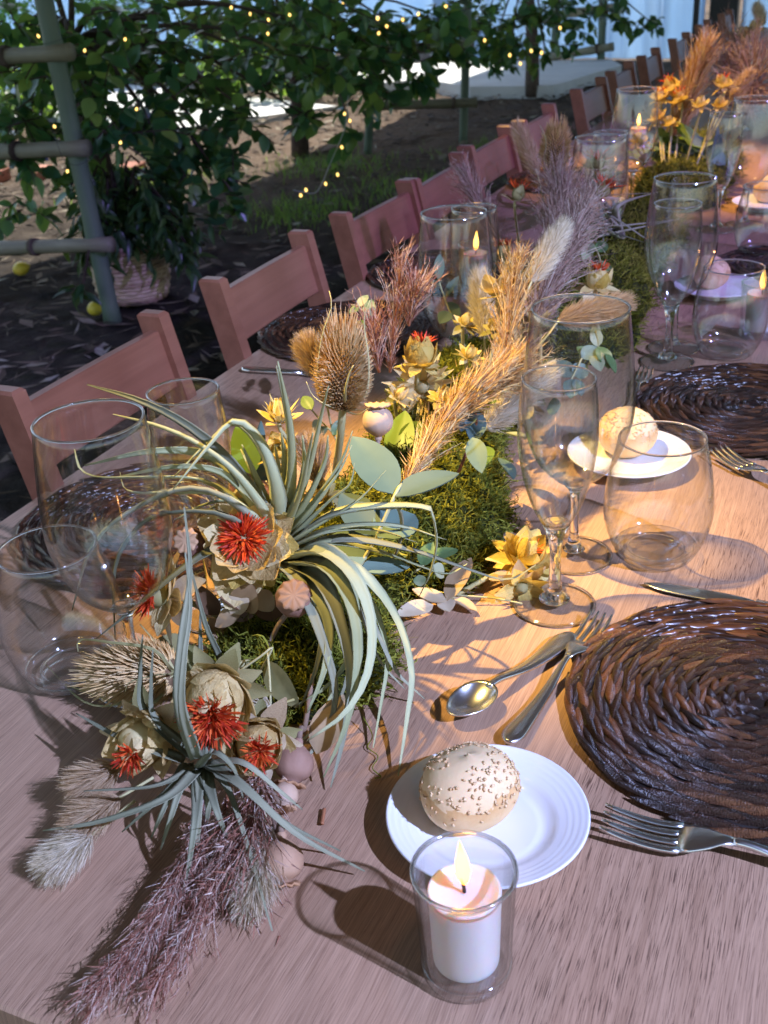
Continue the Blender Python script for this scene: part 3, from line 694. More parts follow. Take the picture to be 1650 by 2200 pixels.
def make_plate():
    e = empty('side_plate', (0, 0, 0))
    rim = [(.0545+.0012*k, .0125+.0004*k+(.00028 if k % 4 == 1 and k > 4 else 0)) for k in range(18)]
    p = [(.0003, .0062), (.036, .0062), (.0385, .0066), (.0400, .0062), (.045, .0068), (.050, .0100), (.053, .0120)]+rim+[(.0760, .0192), (.0764, .0180), (.0740, .0162), (.055, .0098), (.047, .0030), (.043, .0006), (.039, .0006), (.038, .0025), (.0003, .0025)]
    V, F = lathe(p, 72); obj('plate', V, F, MAT['china'], e)
    return e
def m_bread():
    N = Nodes('bread_crust'); v = N.coord('Object'); s = N.new('ShaderNodeSeparateXYZ'); N.l(v, s.inputs[0])
    f = N.noise(v, 38, 5, .6); z = N.new('ShaderNodeMapRange'); N.l(s.outputs[2], z.inputs[0]); z.inputs[1].default_value = .0; z.inputs[2].default_value = .055
    a = N.new('ShaderNodeMath', operation='MULTIPLY_ADD'); N.l(f, a.inputs[0]); a.inputs[1].default_value = .7; N.l(z.outputs[0], a.inputs[2])
    N.base(N.ramp(a.outputs[0], [(.3, (.76, .50, .25)), (.75, (.76, .51, .26)), (1.0, (.64, .37, .15)), (1.3, (.72, .48, .24)), (1.6, (.78, .56, .31))]), .62, .3); N.bump(N.noise(v, 160, 4), .35, .0012)
    N.p.inputs['Subsurface Weight'].default_value = .15; N.p.inputs['Subsurface Scale'].default_value = .004; return N.m
MAT['bread'] = m_bread(); MAT['seed'] = m_vary('sesame', [(.1, (.64, .38, .18)), (.9, (.82, .60, .34))], 10, .5, .4)
def make_bun():
    e = empty('bread_roll', (0, 0, 0)); n, m = 40, 26; V = []
    for i in range(m):
        t = i/(m-1); th = t*math.pi*.93
        for j in range(n):
            a = j/n*2*math.pi
            r = .0365*math.sin(th)**.88; z = .0285+.0310*math.cos(th)
            lump = 1+.05*math.sin(a*2+.6)*math.sin(th)+.035*math.sin(a*3+1.5)*math.sin(th)**2
            dent = -.0035*math.exp(-((a-2.2)/.5)**2-((th-.7)/.35)**2)
            V.append((r*lump*math.cos(a), r*lump*math.sin(a), max(0, z*(1+.03*math.cos(a+1))+dent)))
    F = [(i*n+j, (i+1)*n+j, (i+1)*n+(j+1) % n, i*n+(j+1) % n) for i in range(m-1) for j in range(n)]+[tuple((m-1)*n+j for j in range(n))[::-1]]
    obj('crust', V, F, MAT['bread'], e)
    V = np.array(V).reshape(m, n, 3)
    sV = [(-1, 0, 0), (-.45, -.42, .25), (.35, -.48, .28), (1, 0, .1), (.35, .48, .28), (-.45, .42, .25), (0, 0, .42), (0, 0, -.2)]
    sF = [(0, 1, 6), (1, 2, 6), (2, 3, 6), (3, 4, 6), (4, 5, 6), (5, 0, 6), (1, 0, 7), (2, 1, 7), (3, 2, 7), (4, 3, 7), (5, 4, 7), (0, 5, 7)]
    me = mesh('sesame_seed', sV, sF, MAT['seed'])
    k = 0
    while k < 295:
        i = int(rng.integers(3, 15)); j = int(rng.integers(0, n)); a = j/n*2*math.pi
        bald = math.exp(-((a-3.9)/1.0)**2-((i-5)/3.5)**2)
        if rng.random() < bald*1.1 or rng.random() < (.6 if i > 12 else 0) or rng.random() > .35+.65*(.5+.5*math.sin(a*3+i*.9)): continue
        p = V[i, j]+(V[i, (j+1) % n]-V[i, j])*rng.random(); p = p+(V[i+1, j]-V[i, j])*rng.random()
        nr = unit(np.cross(V[i+1, j]-V[i, j], V[i, (j+1) % n]-V[i, j])); nr = nr if nr @ (p-np.array([0, 0, .02])) > 0 else -nr
        link('sesame_seed', me, e, mat4(frame_from(nr, rng.uniform(0, 6.28)), p+nr*.0004, rng.uniform(.0016, .0022))); k += 1
    return e

# ---- braided water-hyacinth place mats
def m_mat():
    N = Nodes('hyacinth_braid'); o = N.new('ShaderNodeObjectInfo').outputs['Random']; g = N.new('ShaderNodeNewGeometry').outputs['Random Per Island']
    a = N.new('ShaderNodeMath', operation='ADD'); N.l(o, a.inputs[0]); N.l(g, a.inputs[1]); b = N.new('ShaderNodeMath', operation='FRACT'); N.l(a.outputs[0], b.inputs[0])
    f = N.noise(N.coord('Object', (1, 1, 1)), 1.3, 4); ff = N.new('ShaderNodeMath', operation='MULTIPLY_ADD'); N.l(f, ff.inputs[0]); ff.inputs[1].default_value = .5; 
    bb = N.new('ShaderNodeMath', operation='MULTIPLY'); N.l(b.outputs[0], bb.inputs[0]); bb.inputs[1].default_value = .75; N.l(bb.outputs[0], ff.inputs[2])
    c = N.ramp(ff.outputs[0], [(.2, (.014, .007, .0045)), (.55, (.036, .016, .009)), (.84, (.072, .029, .014)), (.99, (.17, .068, .026))])
    N.base(c, .30, .45); N.bump(N.noise(N.coord('Object', (1, 9, 1)), 2.2, 3), .5, .12); return N.m
MAT['mat'] = m_mat(); MAT['mat_under'] = m_plain('mat_dark_backing', (.012, .007, .005), .6)  # backing disc: one even dark brown beneath the plaits
def braid_piece():
    """a flattened, slightly folded strand: unit half length 1 along y"""
    V = []; F = []; n = 7
    for i in range(n):
        t = i/(n-1)*2-1; w = .46*(1-abs(t)**2.6)+.03; h = .42*(1-abs(t)**2)
        V += [(-w, t, -.1), (-w*.75, t, h*.75), (-.05+.08*t, t, h+.04), (w*.7, t, h*.6), (w, t, -.1)]
    for i in range(n-1):
        for j in range(4): F.append((i*5+j, i*5+j+1, (i+1)*5+j+1, (i+1)*5+j))
    return [mesh('plait', np.array(V)*[s, 1, 1], F, MAT['mat']) for s in (1.0, 1.15, .85)]
PLAITS = braid_piece()
def make_mat(loc, label, n_single=300, R=.166, spin=0.0):
    loc = np.array(loc); e = empty('place_mat', loc, label, 'place mat', 'dark braided place mats')
    V, F = lathe([(.0003, 0.0005), (R-.012, 0.0005), (R-.008, .004), (R-.014, .0075), (.0003, .0065)], 48); obj('backing', V+loc, F, MAT['mat_under'], e)
    rings = 13; items = []
    for k in range(rings):
        r = R-.0085-k*(R-.010)/rings; ln = .036 if k < 6 else .027 if k < 10 else .016; cnt = max(5, int(2*math.pi*r/(ln*.78)))
        for row in (0, 1):
            for j in range(cnt):
                a = (j+.5*row+rng.normal()*.06)/cnt*2*math.pi+spin+k*.37; rr = r+(-.0026, .0026)[row]+rng.normal()*.0004
                tilt = (.12, -.12)[row]*(.8 if k < 6 else 1.6 if k < 10 else 3.0)+rng.normal()*.05
                t = np.array([-math.sin(a), math.cos(a), 0]); rd = np.array([math.cos(a), math.sin(a), 0])
                y = unit(t*math.cos(tilt)+rd*math.sin(tilt)+np.array([0, 0, rng.normal()*.05+.07])); x = unit(np.cross(y, [0, 0, 1])); z = np.cross(x, y)
                p = rd*rr+np.array([0, 0, .0075+.0012*row+rng.normal()*.0006-(.002 if k == 0 else 0)])
                hw = .0078*rng.uniform(.9, 1.12)
                items.append((np.stack([x*hw, y*ln*.72*rng.uniform(.92, 1.15), z*.0072], 1), p, int(rng.integers(0, 3))))
    # outer binding rope
    items.sort(key=lambda q: (0 if in_view(q[1]+loc) else 1, np.linalg.norm(q[1]+loc-CAM)))
    for M3, p, v in items[:n_single]: link('plait', PLAITS[v], e, mat4(M3, p))
    mb = MB(); V0, F0 = leaf_arrays(PLAITS[0])
    for M3, p, v in items[n_single:]: mb.add(V0 @ M3.T+p+loc, F0)
    if mb.n: mbobj('braid', mb, MAT['mat'], e, kind='stuff')
    return e

# ---- cutlery: built along +y from the handle end to the tip, lying on z=0
def sweep_plan(st, arch, th):
    """stations (y, half width), arch(y) centre-line height, thickness -> closed rounded bar"""
    V = []; n = 8
    for y, w in st:
        z = arch(y); t = th(y) if callable(th) else th
        V += [(-w, y, z), (-w*.72, y, z+t*.42), (0, y, z+t*.55), (w*.72, y, z+t*.42), (w, y, z), (w*.72, y, z-t*.4), (0, y, z-t*.45), (-w*.72, y, z-t*.4)]
    m = len(st)
    F = [(i*n+j, i*n+(j+1) % n, (i+1)*n+(j+1) % n, (i+1)*n+j) for i in range(m-1) for j in range(n)]+[tuple(range(n))[::-1], tuple(range((m-1)*n, m*n))]
    return V, [f[::-1] for f in F]
def handle_st(L0, L1, w_end=.0098, w_neck=.0028):
    pts = [(0, .003), (.004, .0072), (.012, w_end), (.03, w_end*.86), (.055, w_end*.62), (.08, w_end*.45), (L1-.012, w_neck*1.05), (L1, w_neck)]
    c = spline([(y, w, 0) for y, w in pts], 30); return [(a, max(b, .001)) for a, b, _ in c]
def make_fork(L=.185):
    e = empty('table_fork', (0, 0, 0)); nk = L-.075
    arch = lambda y: .0045+.0085*math.exp(-((y-nk)/.028)**2)+(.007*max(0, (y-nk-.03)/.045)**2)-.0025*math.exp(-((y-.135)/.02)**2)*0+.002*math.exp(-(y/.03)**2)
    V, F = sweep_plan(handle_st(0, nk+.002), arch, .0042); obj('handle', V, F, MAT['steel'], e)
    st = [(nk, .0029), (nk+.008, .0048), (nk+.016, .0092), (nk+.024, .0115), (nk+.032, .0121)]
    V, F = sweep_plan(st, arch, .0024); hd = obj('head', V, F, MAT['steel'], e)
    for k in range(4):
        x = (-.0100, -.0034, .0034, .0100)[k]; ys = np.linspace(nk+.030, L, 9)
        V = []; n = 4
        for i, y in enumerate(ys):
            w = .0019*(1-.55*(i/8)**3); t = .0011; z = arch(y); xx = x*(1-.03*i/8)
            V += [(xx-w, y, z+t), (xx+w, y, z+t), (xx+w, y, z-t), (xx-w, y, z-t)]
        F = [(i*4+j, (i+1)*4+j, (i+1)*4+(j+1) % 4, i*4+(j+1) % 4) for i in range(8) for j in range(4)]+[(0, 1, 2, 3), (35, 34, 33, 32)]
        obj('tine', V, F, MAT['steel'], hd)
    return e
def make_spoon(L=.150):
    e = empty('dessert_spoon', (0, 0, 0)); b = L-.046
    arch = lambda y: .004+.009*math.exp(-((y-b+.004)/.03)**2)+.002*math.exp(-(y/.03)**2)
    V, F = sweep_plan(handle_st(0, b+.003), arch, .0042); obj('handle', V, F, MAT['steel'], e)
    m, n = 14, 28; V = []
    for side in (0, 1):
        for i in range(m):
            rho = i/(m-1)
            for j in range(n):
                a = j/n*2*math.pi; yy = math.sin(a); xx = math.cos(a)
                egg = 1-.14*yy
                x = .0150*rho*xx*egg; y = b+.0225+.0235*rho*yy
                z = .0030+.0085*rho**2.2+(.0014 if side == 0 else 0)+.002*rho*max(0, -yy)
                V.append((x, y, z))
    F = [(i*n+j, i*n+(j+1) % n, (i+1)*n+(j+1) % n, (i+1)*n+j) for i in range(m-1) for j in range(n)]
    F += [tuple(q+m*n for q in f[::-1]) for f in F]
    F += [((m-1)*n+j, (m-1)*n+(j+1) % n, m*n+(m-1)*n+(j+1) % n, m*n+(m-1)*n+j) for j in range(n)]
    obj('bowl', V, F, MAT['steel'], e); return e
def make_knife(L=.215):
    e = empty('table_knife', (0, 0, 0)); b = .105
    V, F = sweep_plan([(0, .0035), (.004, .0075), (.02, .0095), (.05, .0082), (.08, .0065), (b, .0058)], lambda y: .0042, .0062); obj('handle', V, F, MAT['steel'], e)
    st = spline([(b, .0058, 0), (b+.012, .0092, 0), (b+.05, .0104, 0), (b+.085, .0092, 0), (L-.010, .0060, 0), (L, .0008, 0)], 18)
    V, F = sweep_plan([(y, w) for y, w, _ in st], lambda y: .0032, .0016); obj('blade', V, F, MAT['steel'], e); return e
def lay(o, a, b, lift=0.0, tilt=0.0):
    """put a piece of cutlery with its handle end at a pointing to b"""
    d = b-a; o.location = Vector((a[0], a[1], T+lift)); o.rotation_euler = (tilt, 0, math.atan2(-d[0], d[1])); return o

# ------------------------------------------------------------------ laying the table
used = {}
PROTO = {}
def place(kind, maker, loc, label, cat, group, rz=None, s=1.0):
    if kind not in PROTO: PROTO[kind] = o = maker()
    else: o = copy_tree(PROTO[kind])
    o.location = Vector((loc[0], loc[1], loc[2] if len(loc) > 2 else T+.0006)); o.rotation_euler = (0, 0, rng.uniform(0, 6.28) if rz is None else rz); o.scale = (s, s, s)
    return tag(o, label, cat, group)
def by_rim(px, py, h):
    p = PZ(px, py, h); return (p[0], p[1], T+.0006)
GW, GF, GT = 'wine glasses on the table', 'champagne flutes on the table', 'stemless tumblers on the table'
place('wine', make_wine, by_rim(1247, 672, .272), 'tall wine glass behind the flute, with a fluffy grass head showing through it', 'wine glass', GW, s=1.04)
place('wine', make_wine, by_rim(190, 905, .265), 'large empty wine glass at the left edge in front of the nearest chair', 'wine glass', GW)
place('wine', make_wine, by_rim(1472, 388, .262), 'violet-lit wine glass standing behind the second champagne flute on the right', 'wine glass', GW)
place('wine', make_wine, by_rim(975, 462, .262), 'wine glass with a lit candle seen through it, middle left', 'wine glass', GW)
place('wine', make_wine, by_rim(1368, 195, .262), 'far wine glass with a candle flame glowing beside the yellow flowers', 'wine glass', GW)
place('wine', make_wine, by_rim(1290, 300, .262), 'wine glass behind the red dried flowers, below the yellow bouquet', 'wine glass', GW)
place('wine', make_wine, by_rim(1625, 215, .262), 'far wine glass at the right edge near the fourth bread roll', 'wine glass', GW)
place('wine', make_wine, by_rim(1600, 90, .262), 'small far wine glass at the top right beside the violet grasses', 'wine glass', GW)
place('flute', make_flute, by_rim(1201, 815, .242), 'champagne flute nearest the camera, beside the yellow dried flower', 'champagne flute', GF)
place('flute', make_flute, by_rim(393, 842, .242), 'champagne flute at the left, behind the long air plant leaves', 'champagne flute', GF)
place('flute', make_flute, by_rim(1457, 432, .246), 'violet-lit champagne flute on the right by the second dark mat', 'champagne flute', GF)
place('flute', make_flute, by_rim(1018, 448, .242), 'champagne flute in front of the lit candle, middle left', 'champagne flute', GF)
place('flute', make_flute, by_rim(1560, 245, .242), 'champagne flute by the fourth bread roll on the right', 'champagne flute', GF)
place('flute', make_flute, by_rim(1312, 285, .242), 'far champagne flute just left of the yellow bouquet', 'champagne flute', GF)
place('tumbler', make_tumbler, (-.1654, 1.0345, T+.0006), 'stemless tumbler in front of the second bread roll', 'tumbler', GT)
place('tumbler', make_tumbler, by_rim(100, 1180, .137), 'stemless tumbler at the lower left edge beside the lying teasel', 'tumbler', GT)
place('tumbler', make_tumbler, by_rim(1578, 575, .137), 'stemless tumbler in front of the third bread roll', 'tumbler', GT)
place('tumbler', make_tumbler, by_rim(1650, 400, .137), 'stemless tumbler in front of the fourth bread roll, right edge', 'tumbler', GT)
GV = 'votive candles in glass holders'
place('votive', make_votive, (-.1765, .4625, T+.0006), 'lit votive candle in a clear glass nearest the camera', 'candle', GV, rz=math.radians(200))
place('votive', make_votive, by_rim(1640, 608, .088), 'lit votive candle beside the third bread roll, right edge', 'candle', GV)
place('votive', make_votive, by_rim(1022, 525, .088), 'lit votive candle seen through the glasses, middle left', 'candle', GV)
place('votive', make_votive, by_rim(1372, 262, .088), 'far lit votive candle left of the yellow bouquet', 'candle', GV)
PL = [(1047, 1762), (1350, 983), (1540, 622), (1645, 440)]
BN = [(1008, 1745), (1345, 968), (1525, 612), (1650, 430)]
for i in range(4):
    w = ['nearest the camera', 'behind the right-hand tumbler', 'third from the camera', 'fourth from the camera, right edge'][i]
    p = PZ(*PL[i], .010); place('plate', make_plate, (p[0], p[1], T+.0006), 'white ridged side plate '+w, 'plate', 'white side plates')
    q = PZ(*BN[i], .010); place('bun', make_bun, (q[0], q[1], T+.0066), 'round sesame bread roll on the plate '+w, 'bread roll', 'sesame bread rolls', rz=(.35, 2.6, 4.4, 1.2)[i], s=(1.0, .98, .95, 1.0)[i])
make_mat((-.032, .800, T+.0006), 'large dark braided place mat nearest the camera on the right', 300)
make_mat((-.115, 1.470, T+.0006), 'dark braided place mat on the right behind the second bread roll', 300, spin=1)
make_mat((-.120, 2.190, T+.0006), 'dark braided place mat on the right behind the third bread roll', 260, spin=2)
make_mat((-.735, .930, T+.0006), 'dark braided place mat on the left seen through the wine glass', 300, spin=3)
make_mat((-.805, 1.640, T+.0006), 'dark braided place mat on the left before the second chair', 260, spin=4)
make_mat((-.77, 2.03, T+.0006), 'dark braided place mat on the left behind the eucalyptus sprig', 120, spin=5)
make_mat((-.77, 2.95, T+.0006), 'dark braided place mat on the left before the fifth chair', 60, spin=6)
GC = 'steel forks on the table'
lay(place('fork', make_fork, (0, 0, 0), 'steel fork tucked along the left edge of the nearest mat, beside the spoon', 'fork', GC), PZ(1090, 1610), PZ(1293, 1325, .008), .001).scale = (1.05, float(np.linalg.norm(PZ(1090, 1610)-PZ(1293, 1325, .008)))/.185, 1.0)
a, b = PZ(1294, 1766, .010), PZ(1663, 1852, .006)
lay(place('fork', make_fork, (0, 0, 0), 'steel fork lying right of the nearest plate, below the mat', 'fork', GC), a+unit(b-a)*.185*1.28, a, .001).scale = (1.28, 1.28, 1.28)
a, b = PZ(1541, 972, .008), PZ(1650, 1036, .004)
lay(place('fork', make_fork, (0, 0, 0), 'steel fork below the second mat at the right edge', 'fork', GC), a+unit(b-a)*.185*1.2, a, .001).scale = (1.2, 1.2, 1.2)
lay(place('fork', make_fork, (0, 0, 0), 'shadowed fork left of the second mat, behind the wine glass', 'fork', GC), PZ(1345, 905), PZ(1388, 797, .008), .001)
lay(place('spoon', make_spoon, (0, 0, 0), 'steel dessert spoon lying above the nearest plate', 'spoon', None), PZ(1229, 1366, .006), PZ(968, 1548, .008), .001).scale = (1.22, float(np.linalg.norm(PZ(1229, 1366, .006)-PZ(968, 1548, .008)))/.150, 1.15)
a, b = PZ(1384, 1255, .003), PZ(1600, 1296, .003)
lay(place('knife', make_knife, (0, 0, 0), 'steel knife with its blade pointing left above the nearest mat', 'knife', 'steel knives'), a+unit(b-a)*.215, a, .001)
a, b = PZ(521, 795, .003), PZ(690, 806, .003)
lay(place('knife', make_knife, (0, 0, 0), 'dark knife lying on the bare table left of the teasel', 'knife', 'steel knives'), a, a+unit(b-a)*.215, .001)
a, b = PZ(888, 553, .003), PZ(945, 556, .003)
lay(place('knife', make_knife, (0, 0, 0), 'knife lying behind the glasses by the middle-left candle', 'knife', 'steel knives'), a, a+unit(b-a)*.215, .001)

# ================================================================== dried flower centrepieces
MAT['moss'] = m_vary('moss', [(.15, (.05, .058, .010)), (.45, (.16, .172, .020)), (.75, (.29, .285, .035)), (.95, (.40, .37, .08))], 25, .8, .15, trans=.25, island=True)
MAT['moss_core'] = m_vary('moss_core', [(.3, (.012, .016, .005)), (.7, (.045, .05, .012))], 60, .95, .1, objrand=False, bump=1.0, bscale=150, dist=.01)
MAT['airplant'] = m_vary('air_plant_leaf', [(.1, (.28, .29, .14)), (.5, (.40, .41, .21)), (.9, (.50, .50, .28))], 14, .62, .25, trans=.12, bump=.25, bscale=300, dist=.0006)
MAT['airplant_grey'] = m_vary('air_plant_grey_leaf', [(.1, (.15, .155, .095)), (.5, (.24, .24, .15)), (.9, (.34, .33, .21))], 14, .62, .25, trans=.08, bump=.25, bscale=300, dist=.0006)
MAT['euca'] = m_vary('eucalyptus_leaf', [(.1, (.10, .16, .125)), (.5, (.155, .225, .17)), (.9, (.23, .30, .21))], 18, .55, .3, trans=.15, bump=.15, bscale=90, dist=.0006)
MAT['euca_dark'] = m_vary('eucalyptus_shaded_leaf', [(.1, (.06, .10, .09)), (.9, (.13, .19, .17))], 18, .5, .3, trans=.1)  # darker copy of the eucalyptus leaf, shade put into its colour
MAT['greenleaf'] = m_vary('fresh_leaf', [(.1, (.13, .22, .03)), (.9, (.26, .36, .08))], 20, .4, .4, trans=.3)
MAT['ivy'] = m_vary('variegated_leaf', [(.25, (.42, .44, .26)), (.40, (.11, .19, .07)), (.75, (.15, .24, .09)), (.9, (.40, .43, .22))], 45, .45, .35, trans=.25)
MAT['stem'] = m_vary('pale_stem', [(.1, (.34, .30, .12)), (.9, (.52, .47, .24))], 30, .6, .3)
MAT['redstem'] = m_vary('reddish_stem', [(.1, (.22, .07, .03)), (.9, (.40, .17, .08))], 30, .55, .3)
MAT['brownstem'] = m_vary('brown_stem', [(.1, (.16, .10, .07)), (.9, (.33, .23, .16))], 30, .7, .2)
MAT['cream'] = m_vary('cream_petal', [(.1, (.50, .33, .12)), (.4, (.74, .55, .24)), (.9, (.84, .70, .37))], 9, .6, .25, trans=.35, stretch=(1, 1, .12), bump=.3, bscale=16, dist=.03)
MAT['yellow'] = m_vary('yellow_petal', [(.1, (.52, .34, .07)), (.5, (.74, .55, .15)), (.9, (.82, .68, .28))], 9, .6, .25, trans=.35, stretch=(1, 1, .12), bump=.3, bscale=16, dist=.03)
MAT['olive'] = m_vary('olive_bract', [(.1, (.16, .15, .05)), (.5, (.33, .29, .12)), (.9, (.52, .44, .22))], 50, .65, .25, trans=.2)
MAT['red'] = m_vary('red_floret', [(.05, (.30, .02, .012)), (.4, (.58, .045, .015)), (.7, (.75, .10, .02)), (.95, (.80, .24, .05))], 30, .55, .3, trans=.2, island=True)
MAT['pod'] = m_vary('poppy_pod', [(.1, (.26, .14, .08)), (.5, (.42, .25, .15)), (.9, (.54, .38, .26))], 45, .7, .2, bump=.35, bscale=90, dist=.002)
MAT['pod_pink'] = m_vary('pale_poppy_pod', [(.1, (.12, .05, .035)), (.5, (.21, .105, .068)), (.9, (.33, .19, .13))], 45, .7, .2, bump=.35, bscale=90, dist=.002)
MAT['crown'] = m_vary('poppy_crown', [(.1, (.34, .17, .08)), (.9, (.60, .38, .22))], 80, .7, .2)
MAT['teasel'] = m_vary('teasel_spine', [(.1, (.48, .28, .11)), (.5, (.66, .45, .20)), (.9, (.78, .61, .34))], 40, .65, .25, island=True)
MAT['teasel_core'] = m_vary('teasel_core', [(.2, (.10, .055, .03)), (.8, (.30, .19, .10))], 90, .85, .1, objrand=False)
MAT['fluff'] = m_vary('bunny_tail_fluff', [(.1, (.52, .42, .27)), (.5, (.70, .60, .42)), (.9, (.82, .75, .60))], 20, .85, .1, trans=.4, island=True)
MAT['fluff_tan'] = m_vary('tan_bunny_tail_fluff', [(.1, (.42, .27, .14)), (.5, (.58, .41, .24)), (.9, (.70, .55, .36))], 20, .85, .1, trans=.4, island=True)
MAT['gold'] = m_vary('golden_grass', [(.1, (.30, .13, .05)), (.4, (.50, .28, .11)), (.7, (.62, .44, .19)), (.95, (.74, .62, .36))], 20, .65, .25, trans=.25, island=True)
MAT['rose'] = m_vary('rose_grass', [(.1, (.20, .065, .045)), (.4, (.38, .17, .11)), (.7, (.52, .36, .28)), (.95, (.74, .66, .56))], 20, .7, .2, trans=.25, island=True)
MAT['mauve'] = m_vary('mauve_grass', [(.1, (.18, .10, .075)), (.4, (.31, .19, .15)), (.75, (.43, .31, .25)), (.95, (.58, .49, .42))], 20, .75, .2, trans=.3, island=True)
MAT['dryleaf'] = m_vary('dry_leaf', [(.1, (.34, .22, .11)), (.5, (.56, .41, .23)), (.9, (.72, .60, .40))], 35, .65, .25, trans=.3, bump=.3, bscale=110, dist=.001)
MAT['brownleaf'] = m_vary('brown_dry_leaf', [(.1, (.10, .055, .03)), (.5, (.25, .14, .07)), (.9, (.42, .27, .13))], 35, .65, .25, trans=.2, bump=.3, bscale=110, dist=.001)

GFL = {}
def T3(lst): return np.array([PZ(a, b, c) for a, b, c in lst])

# ---- moss beds
def moss_bed(bumps, n, label, seed_box, strand=.020):
    bumps = np.array(bumps); org = np.array([bumps[:, 0].mean(), bumps[:, 1].min(), T]); e = empty('moss_bed', org, label, 'moss', 'moss beds under the flowers')
    def hgt(x, y):
        d2 = ((x[..., None]-bumps[:, 0])/bumps[:, 2])**2+((y[..., None]-bumps[:, 1])/bumps[:, 3])**2
        h = bumps[:, 4]*np.sqrt(np.clip(1-d2, 0, None)); h = h.max(-1)
        return h*(1+.16*np.sin(x*95+y*40)*np.cos(y*88-x*31)+.10*np.sin(x*210)*np.cos(y*190))
    x0, x1, y0, y1 = seed_box; xs = np.arange(x0, x1, .006); ys = np.arange(y0, y1, .006); Xg, Yg = np.meshgrid(xs, ys)
    H = hgt(Xg, Yg); Z = np.where(H > 0, H, -.02)-.010+rng.normal(size=H.shape)*.002; nx = len(xs)
    keep = H > 0
    F = [(j*nx+i, j*nx+i+1, (j+1)*nx+i+1, (j+1)*nx+i) for j in range(len(ys)-1) for i in range(nx-1) if keep[j:j+2, i:i+2].any()]
    obj('moss_body', np.stack([Xg, Yg, Z+T], -1).reshape(-1, 3), F, MAT['moss_core'], e, kind='stuff')
    # curly strands
    xy = np.stack([rng.uniform(x0, x1, n*3), rng.uniform(y0, y1, n*3)], -1); h = hgt(xy[:, 0], xy[:, 1]); ok = h > 0; xy = xy[ok][:n]; h = h[ok][:n]; m = len(xy)
    ep = .004; gx = (hgt(xy[:, 0]+ep, xy[:, 1])-h)/ep; gy = (hgt(xy[:, 0], xy[:, 1]+ep)-h)/ep
    nr = np.stack([-gx.clip(-3, 3), -gy.clip(-3, 3), np.ones(m)], -1); nr /= np.linalg.norm(nr, axis=1)[:, None]
    K = 7; tt = np.linspace(0, 1, K); P0 = np.stack([xy[:, 0], xy[:, 1], T+h-.010], -1)
    a = rand_unit(m); a -= nr*(a*nr).sum(1)[:, None]*.6; ln = strand*rng.uniform(.5, 1.5, m); w = rng.uniform(4, 11, m); ph = rng.uniform(0, 6.28, m); b = np.cross(a, nr)
    Cs = P0[:, None]+nr[:, None]*(ln[:, None]*(tt*.95-.35*tt**2))[..., None]+a[:, None]*(ln[:, None]*tt*.75)[..., None]+b[:, None]*(ln[:, None]*.16*np.sin(w[:, None]*tt+ph[:, None])*tt**.5)[..., None]+nr[:, None]*(ln[:, None]*.13*np.cos(w[:, None]*tt+ph[:, None]*1.7))[..., None]
    Cs[..., 2] = np.maximum(Cs[..., 2], T+.0012)
    s = rand_unit(m); V, F = ribbons(Cs, s, (.00115*(1-.7*tt))[None]*rng.uniform(.7, 1.4, (m, 1)))
    obj('moss_strands', V, F, MAT['moss'], e, kind='stuff')
    return e
moss_bed([(-.438, .735, .085, .095, .060), (-.470, .84, .085, .10, .085), (-.452, .935, .095, .10, .085), (-.425, 1.02, .095, .09, .088), (-.455, 1.12, .085, .11, .095), (-.485, 1.24, .08, .12, .10), (-.485, 1.37, .08, .12, .09), (-.385, .95, .06, .07, .05)], 26000,
         'bright olive moss bed under the nearest flower arrangement', (-.60, -.28, .62, 1.52))
moss_bed([(-.42, 1.70, .10, .13, .09), (-.45, 1.88, .11, .16, .10), (-.47, 2.1, .11, .17, .09), (-.46, 2.32, .10, .15, .08)], 9000, 'dark moss bed behind the large wine glass, second arrangement', (-.62, -.28, 1.56, 2.52), .026)
moss_bed([(-.45, 2.78, .11, .16, .09), (-.46, 3.0, .12, .18, .10), (-.46, 3.24, .10, .16, .08)], 5000, 'moss bed under the amber-lit yellow bouquet', (-.62, -.28, 2.55, 3.45), .03)

# ---- air plants (long strap leaves)
def air_leaf(e, pts, w0, mat, roll=0.0, n=18, ref=(0, 0, 1)):
    C = spline(T3(pts), n); t = np.linspace(0, 1, n); w = w0*1.06*(1-t**1.8)*(.72+.5*np.exp(-((t-.12)/.2)**2))+.0006
    V, F = strap(C, w, .22, .42, ref, roll); return obj('leaf', V, F, mat, e)
def air_plant(pos, leaves, label, mat, group='air plants in the centrepiece', extra=.75):
    e = empty('air_plant', pos, label, 'air plant', group)
    for pts, w, *r in leaves:
        air_leaf(e, pts, w, r[1] if len(r) > 1 else mat, r[0] if r else 0.0)
        if len(pts) > 3 and extra and rng.random() < extra:          # a narrower neighbour leaf
            a = rng.normal(size=2)*20; k = rng.uniform(.72, .95); p0 = pts[0]; n_ = len(pts)
            air_leaf(e, [(p0[0]+(q[0]-p0[0])*k+a[0]*i/n_, p0[1]+(q[1]-p0[1])*k+a[1]*i/n_, max(.004, q[2]*(1-.10*i/n_))) for i, q in enumerate(pts)], w*.72, G_ if rng.random() < .5 else mat)
    return e
A, G_ = MAT['airplant'], MAT['airplant_grey']
